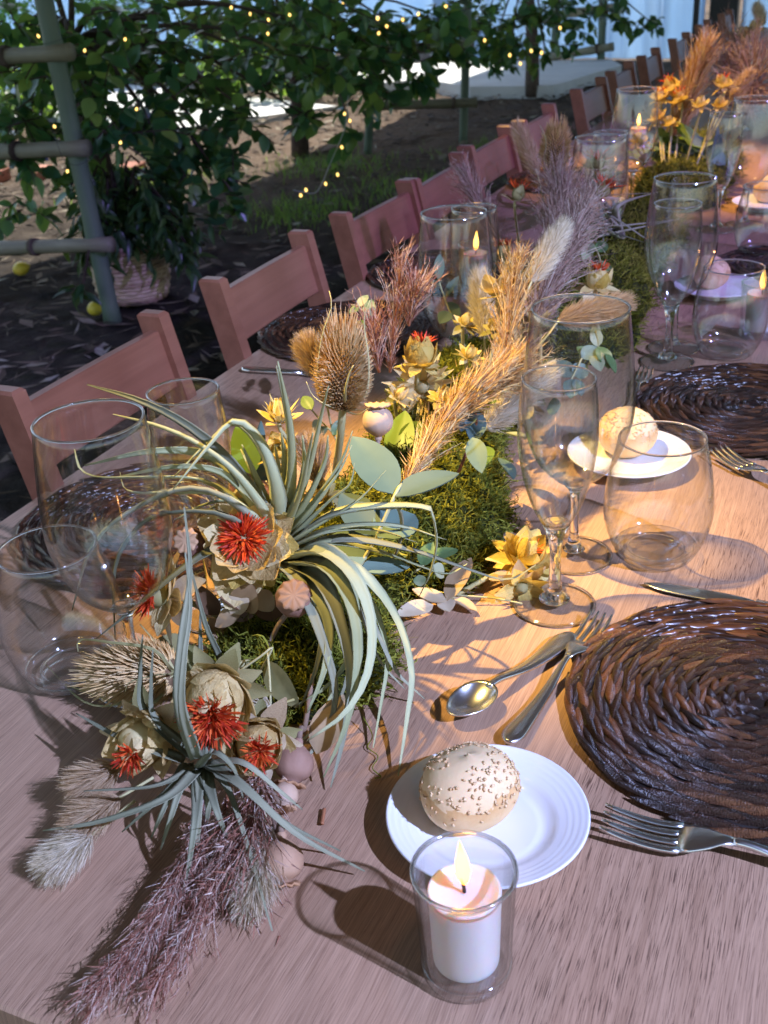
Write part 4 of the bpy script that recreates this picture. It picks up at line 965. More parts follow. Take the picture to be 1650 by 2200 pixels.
air_plant(PZ(602, 1195, .09), [
    ([(596, 1170, .115), (560, 1085, .16), (490, 985, .205), (400, 910, .235), (300, 860, .25), (187, 826, .245)], .0072, 0, G_),
    ([(590, 1165, .115), (535, 1055, .17), (450, 978, .20), (330, 968, .21), (182, 1000, .19)], .0066),
    ([(605, 1155, .115), (594, 1045, .185), (560, 950, .23), (505, 906, .25), (447, 962, .235), (372, 1052, .205)], .0062),
    ([(583, 1170, .115), (520, 1085, .16), (430, 1032, .18), (320, 1026, .18), (215, 1026, .17), (172, 1008, .17), (160, 965, .18)], .0062),
    ([(575, 1172, .115), (500, 1082, .17), (400, 1052, .18), (290, 1095, .16), (200, 1172, .12), (155, 1312, .05)], .0064, 0, G_),
    ([(570, 1178, .115), (490, 1112, .16), (400, 1100, .165), (318, 1118, .15), (262, 1182, .11), (245, 1252, .08), (248, 1375, .03)], .0064, 0, G_),
    ([(560, 1190, .11), (470, 1182, .13), (390, 1226, .12), (300, 1300, .09), (205, 1374, .06)], .0066, 0, G_),
    ([(606, 1150, .115), (628, 1040, .18), (625, 920, .25), (597, 776, .325)], .0068),
    ([(612, 1150, .115), (640, 1075, .165), (655, 1000, .2), (650, 935, .235)], .0058),
    ([(600, 1150, .115), (606, 1080, .16), (612, 1000, .20), (605, 930, .24)], .0056),
    ([(618, 1152, .115), (670, 1060, .175), (700, 990, .21), (705, 935, .24)], .006),
    ([(622, 1155, .115), (690, 1062, .17), (735, 990, .205), (758, 925, .235)], .0068),
    ([(626, 1160, .115), (705, 1080, .16), (752, 1040, .18), (762, 995, .20)], .0056),
    ([(630, 1165, .115), (720, 1105, .15), (830, 1088, .16), (905, 1090, .16), (926, 1100, .155), (937, 1160, .12), (925, 1225, .08), (900, 1282, .04)], .0062),
    ([(640, 1182, .11), (740, 1160, .125), (880, 1182, .10), (1000, 1222, .06), (1090, 1246, .035), (1152, 1213, .045)], .0056, 0, G_),
    ([(615, 1202, .11), (690, 1185, .14), (757, 1235, .14), (795, 1330, .11), (790, 1440, .08), (742, 1530, .06), (658, 1592, .04)], .0080),
    ([(620, 1207, .11), (700, 1218, .135), (750, 1290, .12), (768, 1400, .09), (748, 1540, .05), (695, 1670, .012)], .0078),
    ([(625, 1213, .11), (690, 1248, .12), (730, 1340, .10), (752, 1450, .07), (738, 1580, .03), (710, 1692, .006)], .0074, 0, G_),
    ([(640, 1202, .11), (760, 1225, .12), (845, 1320, .08), (882, 1440, .05), (872, 1550, .022), (855, 1667, .006)], .0066),
    ([(620, 1217, .105), (672, 1270, .11), (706, 1350, .09), (696, 1440, .07), (660, 1532, .04)], .0068),
    ([(655, 1206, .11), (760, 1262, .10), (810, 1360, .065), (850, 1442, .04), (912, 1502, .010)], .0042, 0, G_),
    ([(590, 1205, .11), (640, 1250, .115), (700, 1400, .08), (720, 1500, .05), (690, 1590, .02), (620, 1660, .012)], .0052, 0, G_),
    ([(600, 1150, .115), (560, 1100, .15), (520, 1075, .165), (440, 1085, .16), (372, 1120, .14)], .0055),
    ([(610, 1148, .115), (660, 1030, .19), (690, 900, .26), (706, 830, .30)], .0045),
    ([(600, 1150, .115), (580, 1090, .15), (545, 1010, .195), (520, 955, .22)], .006),
    ([(625, 1165, .115), (690, 1125, .14), (770, 1075, .165), (830, 1010, .19)], .0058),
    ([(632, 1172, .112), (730, 1135, .14), (850, 1130, .14), (960, 1160, .10)], .0058),
], 'large grey-green air plant with long arching leaves in the middle of the centrepiece', A)
air_plant(PZ(430, 1655, .03), [
    ([(430, 1650, .05), (360, 1715, .06), (220, 1765, .04), (92, 1785, .022)], 0.0043),
    ([(440, 1640, .05), (520, 1690, .07), (640, 1795, .045), (784, 1872, .010)], 0.0042),
    ([(428, 1655, .05), (420, 1760, .055), (407, 1850, .035), (393, 1918, .022)], 0.0037),
    ([(440, 1660, .05), (465, 1740, .055), (494, 1815, .022)], 0.0037),
    ([(415, 1650, .05), (340, 1720, .055), (262, 1788, .03)], 0.0036),
    ([(405, 1640, .05), (376, 1730, .045), (345, 1826, .012)], 0.0037),
    ([(400, 1640, .05), (352, 1740, .04), (325, 1800, .012)], 0.0030),
    ([(395, 1635, .05), (270, 1592, .06), (163, 1533, .055)], 0.0040),
    ([(425, 1630, .06), (386, 1500, .12), (391, 1370, .165), (409, 1230, .205), (396, 1090, .25)], 0.0042),
    ([(440, 1630, .06), (482, 1455, .095), (442, 1340, .14), (411, 1222, .18)], 0.0045),
    ([(432, 1630, .06), (432, 1470, .10), (430, 1318, .14)], 0.0043),
    ([(415, 1625, .06), (310, 1530, .08), (300, 1450, .11), (306, 1363, .145)], 0.0042),
    ([(430, 1650, .05), (458, 1618, .085), (500, 1650, .075), (525, 1725, .04)], 0.0036),
    ([(435, 1655, .05), (448, 1720, .05), (440, 1790, .02)], 0.0036),
    ([(450, 1650, .05), (500, 1720, .05), (585, 2000, .010)], 0.0022),
    ([(445, 1645, .05), (520, 1640, .07), (600, 1700, .05), (650, 1740, .02)], 0.0032),
    ([(420, 1650, .05), (330, 1690, .06), (180, 1700, .05)], 0.0027),
], 'second grey air plant with stiff narrow leaves at the near end of the arrangement', G_)

# ---- safflowers and other bloom heads
def petal_mesh(name, mat, w, cup, curl, tip=3.0):
    V = []; n = 6; st = 5
    for i in range(n):
        t = i/(n-1); ww = w*(math.sin(math.pi*min(1, t*.86+.10))**.7)*(1-t**tip*.62)
        for j in range(st):
            u = j/(st-1)*2-1
            V.append((u*ww, -cup*(1-u*u)*ww-curl*(t**2), t-.08*abs(curl)*t*t))
    F = [(i*st+j, i*st+j+1, (i+1)*st+j+1, (i+1)*st+j) for i in range(n-1) for j in range(st-1)]
    return mesh(name, V, F, mat)
PET = {}
def pet(kind, mat):
    k = (kind, mat)
    if k not in PET:
        w, cup, curl = {'in': (.40, .40, -.34), 'wide': (.50, .25, -.10), 'out': (.26, .25, .30), 'spike': (.10, .2, .05), 'leaf': (.30, .18, .14)}[kind]
        PET[k] = petal_mesh('petal', MAT[mat], w, cup, curl)
    return PET[k]
def bloom(pos, axis, R, rings, label, tuft=None, stem=None, cat='dried flower', group='dried flowers in the centrepiece', name='dried_flower', core='olive', globe=1.0):
    """rings: (kind, material, count, opening deg, length/R, base offset/R); tuft: (n, length/R, spread deg, start/R)"""
    pos = np.asarray(pos, float); e = empty(name, pos, label, cat, group); B = frame_from(axis, rng.uniform(0, 6.28)); ax = B[:, 2]
    V, F = lathe([(.0005, -.42), (.30, -.30), (.42, -.02), (.34, .26), (.0005, .40)], 14); obj('receptacle', (V*R*globe) @ B.T+pos, F, MAT[core], e)
    for kind, mat, cnt, op, ln, off in rings:
        me = pet(kind, mat); ph = rng.uniform(0, 6.28)
        for k in range(cnt):
            a = ph+(k+rng.normal()*.16)/cnt*2*math.pi; o_ = math.radians(op+rng.normal()*7); rd = B[:, 0]*math.cos(a)+B[:, 1]*math.sin(a)
            z = unit(ax*math.cos(o_)+rd*math.sin(o_)); x = unit(np.cross(ax, rd)+rng.normal(size=3)*.12); y = unit(np.cross(z, x)); x = np.cross(y, z)
            s = R*ln*rng.uniform(.85, 1.15)
            link('petal', me, e, mat4(np.stack([x, y, z], 1), rd*R*.26*math.sin(o_*.8+.4)+ax*R*off, (s, s, s)))
    if tuft:
        n, ln, spread, st = tuft; K = 5; t = np.linspace(0, 1, K)
        a = rng.uniform(0, 6.28, n); q = np.sqrt(rng.uniform(0, 1, n)); o_ = np.radians(spread)*q
        rd = B[:, 0][None]*np.cos(a)[:, None]+B[:, 1][None]*np.sin(a)[:, None]
        d = ax[None]*np.cos(o_)[:, None]+rd*np.sin(o_)[:, None]; P0 = pos+ax*R*st+rd*(q*R*.22)[:, None]; L = R*ln*rng.uniform(.6, 1.2, n)
        bend = rand_unit(n)*.22+rd*.25; Cs = P0[:, None]+d[:, None]*(L[:, None]*t)[..., None]+bend[:, None]*(L[:, None]*t**2)[..., None]
        s = np.cross(d, rand_unit(n)); s /= np.linalg.norm(s, axis=1)[:, None]
        V, F = ribbons(Cs, s, R*.026*np.array([.7, .9, 1.0, 1.1, .35])); obj('floret_tuft', V, F, MAT['red'], e, kind='stuff')
    if stem is not None:
        C = spline(np.vstack([pos-ax*R*.3, pos-ax*R*.8]+[np.asarray(q) for q in stem]), 12); V, F = tube(C, R*.10 if R > .02 else .0022, 7); obj('stem', V, F, MAT['stem'], e)
    return e
SAFF = lambda a='cream', b='cream', op=0: [('in', a, 9, 28+op, 1.4, -.5), ('in', a, 11, 42+op, 1.35, -.55), ('in', a, 9, 56+op, 1.15, -.5), ('wide', a, 8, 76+op, .9, -.5), ('leaf', b, 8, 96+op, 1.0, -.5), ('leaf', 'olive', 5, 112, 1.1, -.5)]
GAP = 'dried flowers in the centrepiece'
bloom(PZ(528, 1160, .135), facing(-.1, .25, 1), .034, [('wide', 'cream', 11, 62, .95, -.12), ('wide', 'cream', 10, 80, 1.05, -.2), ('wide', 'yellow', 8, 96, 1.1, -.28), ('wide', 'cream', 6, 108, 1.4, -.3)], 'orange-red safflower head with cream bracts, in front of the large air plant', (560, .40, 78, .26), [PZ(560, 1290, .06), PZ(560, 1330, .02)])
bloom(PZ(338, 1278, .085), facing(-.8, .15, .55), .028, [('wide', 'cream', 7, 70, .9, -.2), ('wide', 'cream', 6, 95, 1.1, -.3), ('leaf', 'dryleaf', 5, 105, 1.5, -.35)], 'orange-red safflower facing left, beside the wine glass', (380, .52, 66, .2), [PZ(440, 1310, .06), PZ(520, 1350, .03)])
bloom(PZ(462, 1500, .095), facing(.0, -.55, .85), .031, SAFF('cream', 'olive', -4), 'safflower with a deep red tuft hanging down from a cream head', (420, .52, 64, .60), [PZ(480, 1440, .07), PZ(540, 1420, .04)], core='cream', globe=1.75)
bloom(PZ(308, 1590, .055), facing(-.3, -.35, .9), .027, [('in', 'cream', 9, 26, 1.5, -.6), ('in', 'cream', 11, 40, 1.4, -.62), ('in', 'cream', 9, 55, 1.2, -.6), ('leaf', 'dryleaf', 5, 80, 1.2, -.4), ('leaf', 'olive', 4, 105, 1.3, -.45)], 'cream safflower bud streaked with red, lower left of the arrangement', (110, .40, 40, .74), [PZ(380, 1570, .05), PZ(440, 1600, .03)], core='cream', globe=1.75)
bloom(PZ(556, 1602, .055), facing(.15, -.05, 1), .025, [('in', 'cream', 9, 27, 1.45, -.6), ('in', 'cream', 10, 42, 1.35, -.6), ('in', 'cream', 8, 58, 1.15, -.55), ('leaf', 'dryleaf', 6, 86, 1.3, -.4), ('leaf', 'olive', 5, 108, 1.3, -.45)], 'small cream safflower with a red centre, right of the deep red one', (170, .42, 50, .66), [PZ(540, 1560, .04), PZ(540, 1500, .03)], core='cream', globe=1.75)
bloom(PZ(905, 762, .165), facing(.1, .95, .3), .024, [('in', 'yellow', 9, 26, 1.35, -.6), ('in', 'yellow', 8, 44, 1.25, -.6), ('wide', 'yellow', 6, 80, .9, -.45), ('leaf', 'yellow', 5, 105, 1.2, -.5)], 'yellow dried bud with a red fringe right of the upright teasel', (60, .55, 42, .5), [PZ(890, 880, .10), PZ(870, 1000, .06)], core='yellow', globe=1.75)
bloom(PZ(600, 892, .18), facing(.0, .9, .45), .019, [('in', 'yellow', 9, 18, 1.15, -.3), ('spike', 'yellow', 10, 34, 1.3, -.3), ('leaf', 'yellow', 5, 60, 1.1, -.4)], 'yellow spiky dried bud left of the teasel, above the air plant', None, [PZ(622, 960, .14), PZ(618, 1050, .08)])
bloom(PZ(600, 968, .14), facing(-.3, .3, .8), .019, [('in', 'yellow', 8, 30, 1.0, -.3), ('wide', 'yellow', 8, 70, 1.0, -.3), ('spike', 'yellow', 8, 85, 1.2, -.3)], 'small open yellow dried flower under the spiky yellow bud', None, [PZ(620, 1020, .10), PZ(625, 1080, .06)])
bloom(PZ(1068, 625, .205), facing(-.15, .75, .2), .022, [('wide', 'cream', 6, 42, 1.3, -.1), ('leaf', 'yellow', 7, 74, 1.1, -.3), ('spike', 'olive', 9, 120, .9, -.4)], 'open star-shaped cream seed head on a yellow stalk, below the fluffy grass', None, [PZ(1060, 740, .14), PZ(1040, 840, .08)])
bloom(PZ(1062, 700, .165), facing(-.3, .5, .5), .016, [('in', 'yellow', 7, 20, 1.0, -.3), ('leaf', 'olive', 6, 70, 1.2, -.3)], 'small olive-yellow bud right under the star-shaped seed head', None, [PZ(1050, 790, .11)])
bloom(PZ(908, 832, .125), facing(.0, -.1, 1), .020, [('spike', 'cream', 16, 50, 1.9, -.2), ('spike', 'cream', 16, 75, 2.0, -.25), ('spike', 'yellow', 12, 95, 1.9, -.3)], 'spiky cream starburst flower below the yellow red-fringed bud', None, [PZ(890, 930, .09), PZ(870, 1010, .06)])
bloom(PZ(1132, 1196, .030), facing(.3, .5, .6), .027, [('in', 'yellow', 8, 30, 1.1, -.1), ('wide', 'yellow', 9, 55, 1.1, -.2), ('out', 'yellow', 9, 80, 1.15, -.25), ('leaf', 'yellow', 8, 105, 1.2, -.3)], 'loose yellow dried flower lying on the table beside the champagne flute', (5, .3, 30, .5), [PZ(1050, 1240, .012), PZ(960, 1290, .008)])
bloom(PZ(1120, 1262, .016), facing(.1, -.5, .6), .017, [('leaf', 'yellow', 8, 60, 1.5, -.1), ('leaf', 'dryleaf', 7, 90, 1.6, -.2)], 'crumpled yellow bracts at the foot of the champagne flute', None, None)
bloom(PZ(1285, 600, .16), facing(.1, .75, .5), .024, [('in', 'cream', 9, 30, 1.3, -.55), ('in', 'yellow', 8, 46, 1.2, -.55), ('leaf', 'cream', 6, 84, 1.2, -.4), ('leaf', 'dryleaf', 4, 110, 1.3, -.5)], 'cream and orange dried bud just behind the rim of the large wine glass', (70, .5, 44, .5), [PZ(1280, 680, .1), PZ(1290, 720, .05)], core='cream', globe=1.75)

for k, (x, y, h, R_, mt, lb) in enumerate([(955, 850, .125, .017, 'yellow', 'small yellow dried flower between the starburst and the golden plume'), (1010, 760, .145, .015, 'yellow', 'small yellow bud on the moss below the slender eucalyptus sprig'), (860, 850, .13, .014, 'cream', 'tiny cream seed head beside the tan poppy pod'), (1100, 720, .15, .015, 'cream', 'tiny cream bud among the golden-red grass'), (1000, 690, .165, .014, 'yellow', 'tiny yellow bud left of the pale fluffy grass head'), (1150, 690, .165, .016, 'cream', 'cream bud just left of the large wine glass rim'), (690, 1060, .10, .017, 'yellow', 'half hidden yellow bloom low behind the air plant leaves')]):
    bloom(PZ(x, y, h), facing(rng.normal()*.3, .7, .5), R_, [('in', mt, 8, 24, 1.1, -.3), ('leaf', mt, 7, 62, 1.2, -.35), ('leaf', 'olive', 5, 95, 1.3, -.4)], lb, None, [PZ(x+rng.normal()*8, y+90, h-.06)])

# ---- poppy pods
def poppy(pos, axis, R, mat, label, stem, group='dried poppy pods'):
    pos = np.asarray(pos, float); e = empty('poppy_pod', pos, label, 'poppy pod', group); B = frame_from(axis, rng.uniform(0, 6)); ax = B[:, 2]
    p = spline([(.18, -1.28, 0), (.26, -1.12, 0), (.22, -1.0, 0), (.45, -.86, 0), (.88, -.45, 0), (1.0, .05, 0), (.86, .55, 0), (.50, .85, 0), (.40, .98, 0), (.0005, 1.0, 0)], 24)
    V, F = lathe(p[:, :2], 22); V[:, :2] *= 1+.03*np.sin(np.arctan2(V[:, 1], V[:, 0])*9)[:, None]; cp = obj('capsule', (V*R) @ B.T+pos, F, MAT[mat], e)
    nr = 10; n = nr*4; V = [(0, 0, 1.20)]; 
    for rr, zz in ((.35, 1.16), (.75, 1.10), (1, 1.02)):
        for j in range(n):
            a = j/n*2*math.pi; ridge = .5+.5*math.cos(a*nr); r = rr*.86*(1-(.16*(1-ridge) if rr == 1 else 0)); V.append((r*math.cos(a), r*math.sin(a), zz+.12*ridge*rr-.06+(.12*(rr-.4) if rr > .5 else 0)))
    m = len(V); V += [(x, y, z-.10) for x, y, z in V]
    F = [(0, 1+j, 1+(j+1) % n) for j in range(n)]+[(1+k*n+j, 1+(k+1)*n+j, 1+(k+1)*n+(j+1) % n, 1+k*n+(j+1) % n) for k in (0, 1) for j in range(n)]
    F += [tuple(q+m for q in f[::-1]) for f in F]+[(1+2*n+j, m+1+2*n+j, m+1+2*n+(j+1) % n, 1+2*n+(j+1) % n) for j in range(n)]
    obj('crown', (np.array(V)*R) @ B.T+pos, F, MAT['crown'], cp, org=pos)
    C = spline(np.vstack([pos-ax*R*1.15, pos-ax*R*1.8]+[np.asarray(q) for q in stem]), 10); V, F = tube(C, np.linspace(R*.17, R*.13, 10), 7); obj('stem', V, F, MAT['brownstem'], e)
    return e
poppy(PZ(812, 905, .175), facing(-.02, 1, .28), .0155, 'pod', 'round tan poppy pod standing upright right of the teasel', [PZ(835, 1010, .10), PZ(830, 1080, .06)])
poppy(PZ(632, 1286, .105), facing(.05, .25, 1), .0165, 'pod_pink', 'pinkish poppy pod with its star crown facing the camera, right of the red safflower', [PZ(600, 1340, .07), PZ(575, 1390, .05)])
poppy(PZ(415, 1168, .125), facing(-.25, .2, .9), .0150, 'pod_pink', 'pale poppy pod left of the orange-red safflower', [PZ(480, 1230, .09), PZ(560, 1290, .06)])
poppy(PZ(632, 1640, .030), facing(-.15, -.85, .35), .0155, 'pod_pink', 'hanging poppy pod at the right of the small cream safflower', [PZ(655, 1560, .035), PZ(672, 1450, .05)])
poppy(PZ(612, 1708, .020), facing(.1, -.8, .5), .0105, 'pod', 'small brown poppy pod lying on the table below the hanging pod', [PZ(600, 1660, .022), PZ(585, 1600, .03)])
poppy(PZ(606, 1848, .017), facing(.05, -.9, .2), .0155, 'pod', 'tan poppy pod lying on the table crown end down, lowest of the pods', [PZ(594, 1790, .02), PZ(580, 1680, .03)])

# ---- teasels
def teasel(pos, axis, L, R, label, bracts, stem, mat='teasel', n=900, spine=.011):
    pos = np.asarray(pos, float); e = empty('teasel', pos, label, 'teasel', 'teasel heads'); B = frame_from(axis); ax = B[:, 2]
    pr = lambda t: R*(math.sin(math.pi*min(.97, .10+.80*t))**.62)*(1.06-.28*t)
    p = [(.0004, 0)]+[(pr(t), t*L) for t in np.linspace(.02, .98, 16)]+[(.0004, L)]
    V, F = lathe(p, 24); hd = obj('head', V @ B.T+pos, F, MAT['teasel_core'], e)
    k = np.arange(n); t = (k+.5)/n; a = k*2.39996; r = np.array([pr(x) for x in t])
    rd = B[:, 0][None]*np.cos(a)[:, None]+B[:, 1][None]*np.sin(a)[:, None]; P0 = pos+ax[None]*(t*L)[:, None]+rd*(r*.97)[:, None]
    d = rd*(1-.75*t**3)[:, None]+ax[None]*(.25+1.4*t**3)[:, None]+rng.normal(size=(n, 3))*.10; d /= np.linalg.norm(d, axis=1)[:, None]
    ln = spine*rng.uniform(.7, 1.2, n)*(1+1.1*t**5); tt = np.array([0, .35, 1]); Cs = P0[:, None]+d[:, None]*(ln[:, None]*tt)[..., None]+ax[None, None]*(ln[:, None]*.15*tt**2)[..., None]
    s = np.cross(d, ax); s /= np.linalg.norm(s, axis=1)[:, None]
    w = R*.066*np.array([1.3, .55, .12]); V1, F1 = ribbons(Cs, s, w); s2 = np.cross(d, s); V2, F2 = ribbons(Cs, s2, w)
    obj('spines', np.vstack([V1, V2]), np.vstack([F1, F2+len(V1)]), MAT[mat], hd, org=pos, kind='stuff')
    for pts, w in bracts:
        C = spline(pts, 14); tq = np.linspace(0, 1, 14); V, F = strap(C, w*(1-.85*tq)+.0003, .5, .3); obj('bract', V, F, MAT['stem'], e)
    C = spline(np.vstack([pos+ax*L*.05]+[np.asarray(q) for q in stem]), 16); V, F = tube(C, R*.17, 7); st = obj('stem', V, F, MAT['stem'], e)
    m = 60; i = rng.integers(0, 15, m); P0 = C[i]; d = rand_unit(m); Cs = P0[:, None]+d[:, None]*np.array([0, .5, 1])[None, :, None]*R*.36
    V, F = ribbons(Cs, np.cross(d, rand_unit(m)), np.array([.0009, .0006, .0001])); obj('prickles', V, F, MAT['stem'], st, org=pos, kind='stuff')
    return e
yT = .985
b0 = PY(738, 872, yT); t0 = PY(733, 712, yT)
def Y_(lst, y=yT): return [PY(a, b, y+c) for a, b, c in lst]
teasel(b0, t0-b0, np.linalg.norm(t0-b0), .0262, 'tall upright golden teasel head with curved bracts', [
    (Y_([(735, 880, 0), (690, 862, -.01), (682, 800, -.02), (692, 720, -.02), (712, 660, -.02), (707, 625, -.01)]), .0022), (Y_([(740, 880, 0), (785, 850, 0), (793, 780, 0), (782, 690, 0), (795, 645, 0)]), .0020),
    (Y_([(735, 882, 0), (700, 870, -.03), (672, 850, -.03), (658, 820, -.03)]), .0018), (Y_([(742, 880, 0), (742, 840, -.035), (752, 800, -.04), (760, 785, -.04)]), .0018), (Y_([(742, 882, 0), (790, 878, -.01), (815, 860, 0)]), .0015), (Y_([(738, 882, 0), (770, 890, -.03), (800, 870, -.03)]), .0015)],
    [PY(732, 930, yT), PZ(722, 1010, .06), PZ(716, 1060, .03)], n=1100, spine=.0105)
b1, t1_ = PZ(372, 1445, .045), PZ(225, 1448, .035)
teasel(b1, t1_-b1, np.linalg.norm(t1_-b1), .0235, 'greyish teasel head lying on its side in front of the lower left tumbler', [
    ([PZ(370, 1440, .05), PZ(330, 1395, .075), PZ(240, 1380, .075), PZ(172, 1375, .06), PZ(168, 1400, .05)], .0020), ([PZ(370, 1448, .05), PZ(340, 1450, .075), PZ(280, 1465, .075), PZ(268, 1490, .06)], .0018),
    ([PZ(370, 1455, .04), PZ(330, 1510, .03), PZ(240, 1505, .02), PZ(140, 1470, .02)], .0018), ([PZ(372, 1440, .05), PZ(350, 1400, .06), PZ(300, 1340, .06)], .0016), ([PZ(372, 1450, .045), PZ(300, 1500, .03), PZ(190, 1512, .01), PZ(95, 1425, .01)], .0014)],
    [PZ(430, 1450, .045), PZ(500, 1430, .04)], n=1000, spine=.0125)
b2, t2_ = PZ(1192, 372, .185), PZ(1200, 262, .30)
b2 = PY(1190, 366, 2.05); t2_ = PY(1198, 275, 2.05)
teasel(b2, t2_-b2, np.linalg.norm(t2_-b2), .0245, 'shadowed violet teasel standing in the second arrangement', [
    ([b2, PY(1172, 350, 2.03), PY(1172, 300, 2.0), PY(1160, 268, 2.0)], .0022), ([b2, PY(1208, 350, 2.05), PY(1215, 300, 2.05), PY(1205, 250, 2.05)], .0022)], [PY(1190, 420, 2.05), PZ(1195, 520, .04)], n=500)

# ---- bunny-tail grass heads
def bunny(a, b, R, label, mat='fluff', n=2600, stem=None, hair=.016):
    a, b = np.asarray(a, float), np.asarray(b, float); e = empty('bunny_tail_grass', a, label, 'bunny tail', 'bunny tail grasses'); L = np.linalg.norm(b-a); ax = (b-a)/L; B = frame_from(ax)
    pr = lambda t: R*np.sin(np.pi*np.clip(.08+.86*t, 0, 1))**.7*(1.1-.25*t)
    tt = np.linspace(0, 1, 10); C = a+ax*(tt*L)[:, None]+np.array([0, 0, -.08*L])*np.sin(tt*np.pi)[:, None]*0; V, F = tube(C, pr(tt)*.55+.0005, 8); obj('core', V, F, MAT[mat], e)
    t = rng.uniform(0, 1, n); ang = rng.uniform(0, 6.28, n); rd = B[:, 0][None]*np.cos(ang)[:, None]+B[:, 1][None]*np.sin(ang)[:, None]; r = pr(t)
    P0 = a+ax*(t*L)[:, None]+rd*(r*.5)[:, None]; d = rd*.75+ax[None]*(.75+.5*t)[:, None]+rng.normal(size=(n, 3))*.18; d /= np.linalg.norm(d, axis=1)[:, None]
    ln = hair*rng.uniform(.5, 1.25, n)*(.6+.6*r/R); q = np.array([0, .5, 1]); Cs = P0[:, None]+d[:, None]*(ln[:, None]*q)[..., None]+ax[None, None]*(ln[:, None]*.25*q**2)[..., None]
    s = np.cross(d, rand_unit(n)); s /= np.linalg.norm(s, axis=1)[:, None]; V, F = ribbons(Cs, s, np.array([.00042, .0003, .00006])*(1 if n > 1000 else 1.8)); obj('fluff', V, F, MAT[mat], e, kind='stuff')
    if stem is not None:
        C = spline(np.vstack([a+ax*.1*L, a]+[np.asarray(s_) for s_ in stem]), 12); V, F = tube(C, .0013, 6); obj('stem', V, F, MAT['stem'], e)
    return e
bunny(PY(690, 815, 1.02), PY(658, 735, 1.02), .013, 'fluffy tan grass head just left of the upright teasel', 'fluff_tan', stem=[PZ(715, 930, .1)])
bunny(PZ(682, 1035, .11), PZ(668, 955, .15), .0135, 'fluffy tan grass head low among the leaves beneath the teasel', 'fluff_tan', stem=[PZ(690, 1080, .07)])
bunny(PZ(1142, 605, .21), PZ(1212, 485, .26), .0135, 'tall cream fluffy grass head reaching up beside the mauve plume', n=3000, stem=[PZ(1090, 730, .15), PZ(1040, 850, .08)])
bunny(PZ(1200, 690, .17), PZ(1345, 650, .185), .0155, 'tan fluffy grass head lying across the rim of the large wine glass', 'fluff_tan', n=3000, stem=[PZ(1160, 740, .15), PZ(1060, 850, .09)])
bunny(PZ(1045, 920, .115), PZ(1185, 800, .15), .0165, 'yellow fluffy grass head behind the champagne flute', 'fluff', n=3000, stem=[PZ(990, 970, .09)])
bunny(PZ(1040, 720, .14), PZ(1030, 590, .2), .0145, 'pale fluffy grass head left of the star-shaped seed head', 'fluff', stem=[PZ(1045, 800, .08)])
bunny(PZ(255, 1650, .030), PZ(170, 1690, .03), .009, 'fluffy tan grass head lying at the lower left under the air plant', 'fluff_tan', stem=[PZ(330, 1630, .03)])
bunny(PZ(255, 1715, .022), PZ(165, 1775, .022), .009, 'long tan grass head pointing down left beneath the air plant', 'fluff_tan', stem=[PZ(330, 1670, .03)])
bunny(PZ(195, 1795, .016), PZ(112, 1858, .015), .0095, 'white-tipped grass head lying on the table, lowest at the left', 'fluff', stem=[PZ(290, 1720, .02)])
bunny(PZ(575, 1790, .018), PZ(535, 1940, .015), .0140, 'pale grass head hanging beside the lowest poppy pod', 'fluff', stem=[PZ(560, 1700, .03)])
bunny(PZ(580, 1520, .05), PZ(520, 1500, .06), .010, 'small pale grass head tucked behind the deep red safflower', 'fluff', n=1200, stem=[PZ(640, 1500, .04)])
bunny(PY(1155, 375, 1.98), PY(1110, 270, 1.98), .0165, 'long tan grass head leaning left in the second arrangement', 'fluff_tan', n=1600, stem=[PZ(1180, 480, .08)])
bunny(PY(1448, 262, 3.0), PY(1418, 305, 3.0)*0+PY(1500, 225, 3.0), .022, 'tan grass head in the middle of the yellow bouquet', 'fluff', n=900)
bunny(PY(1570, 215, 3.0), PY(1612, 155, 3.0), .020, 'tan grass head leaning right above the yellow bouquet', 'fluff_tan', n=900, stem=[PY(1530, 290, 3.0), PZ(1480, 380, .06)])
bunny(PY(1640, 55, 4.1), PY(1625, 8, 4.1), .024, 'pale grass head at the very top right corner', 'fluff', n=700, stem=[PZ(1640, 150, .1)])

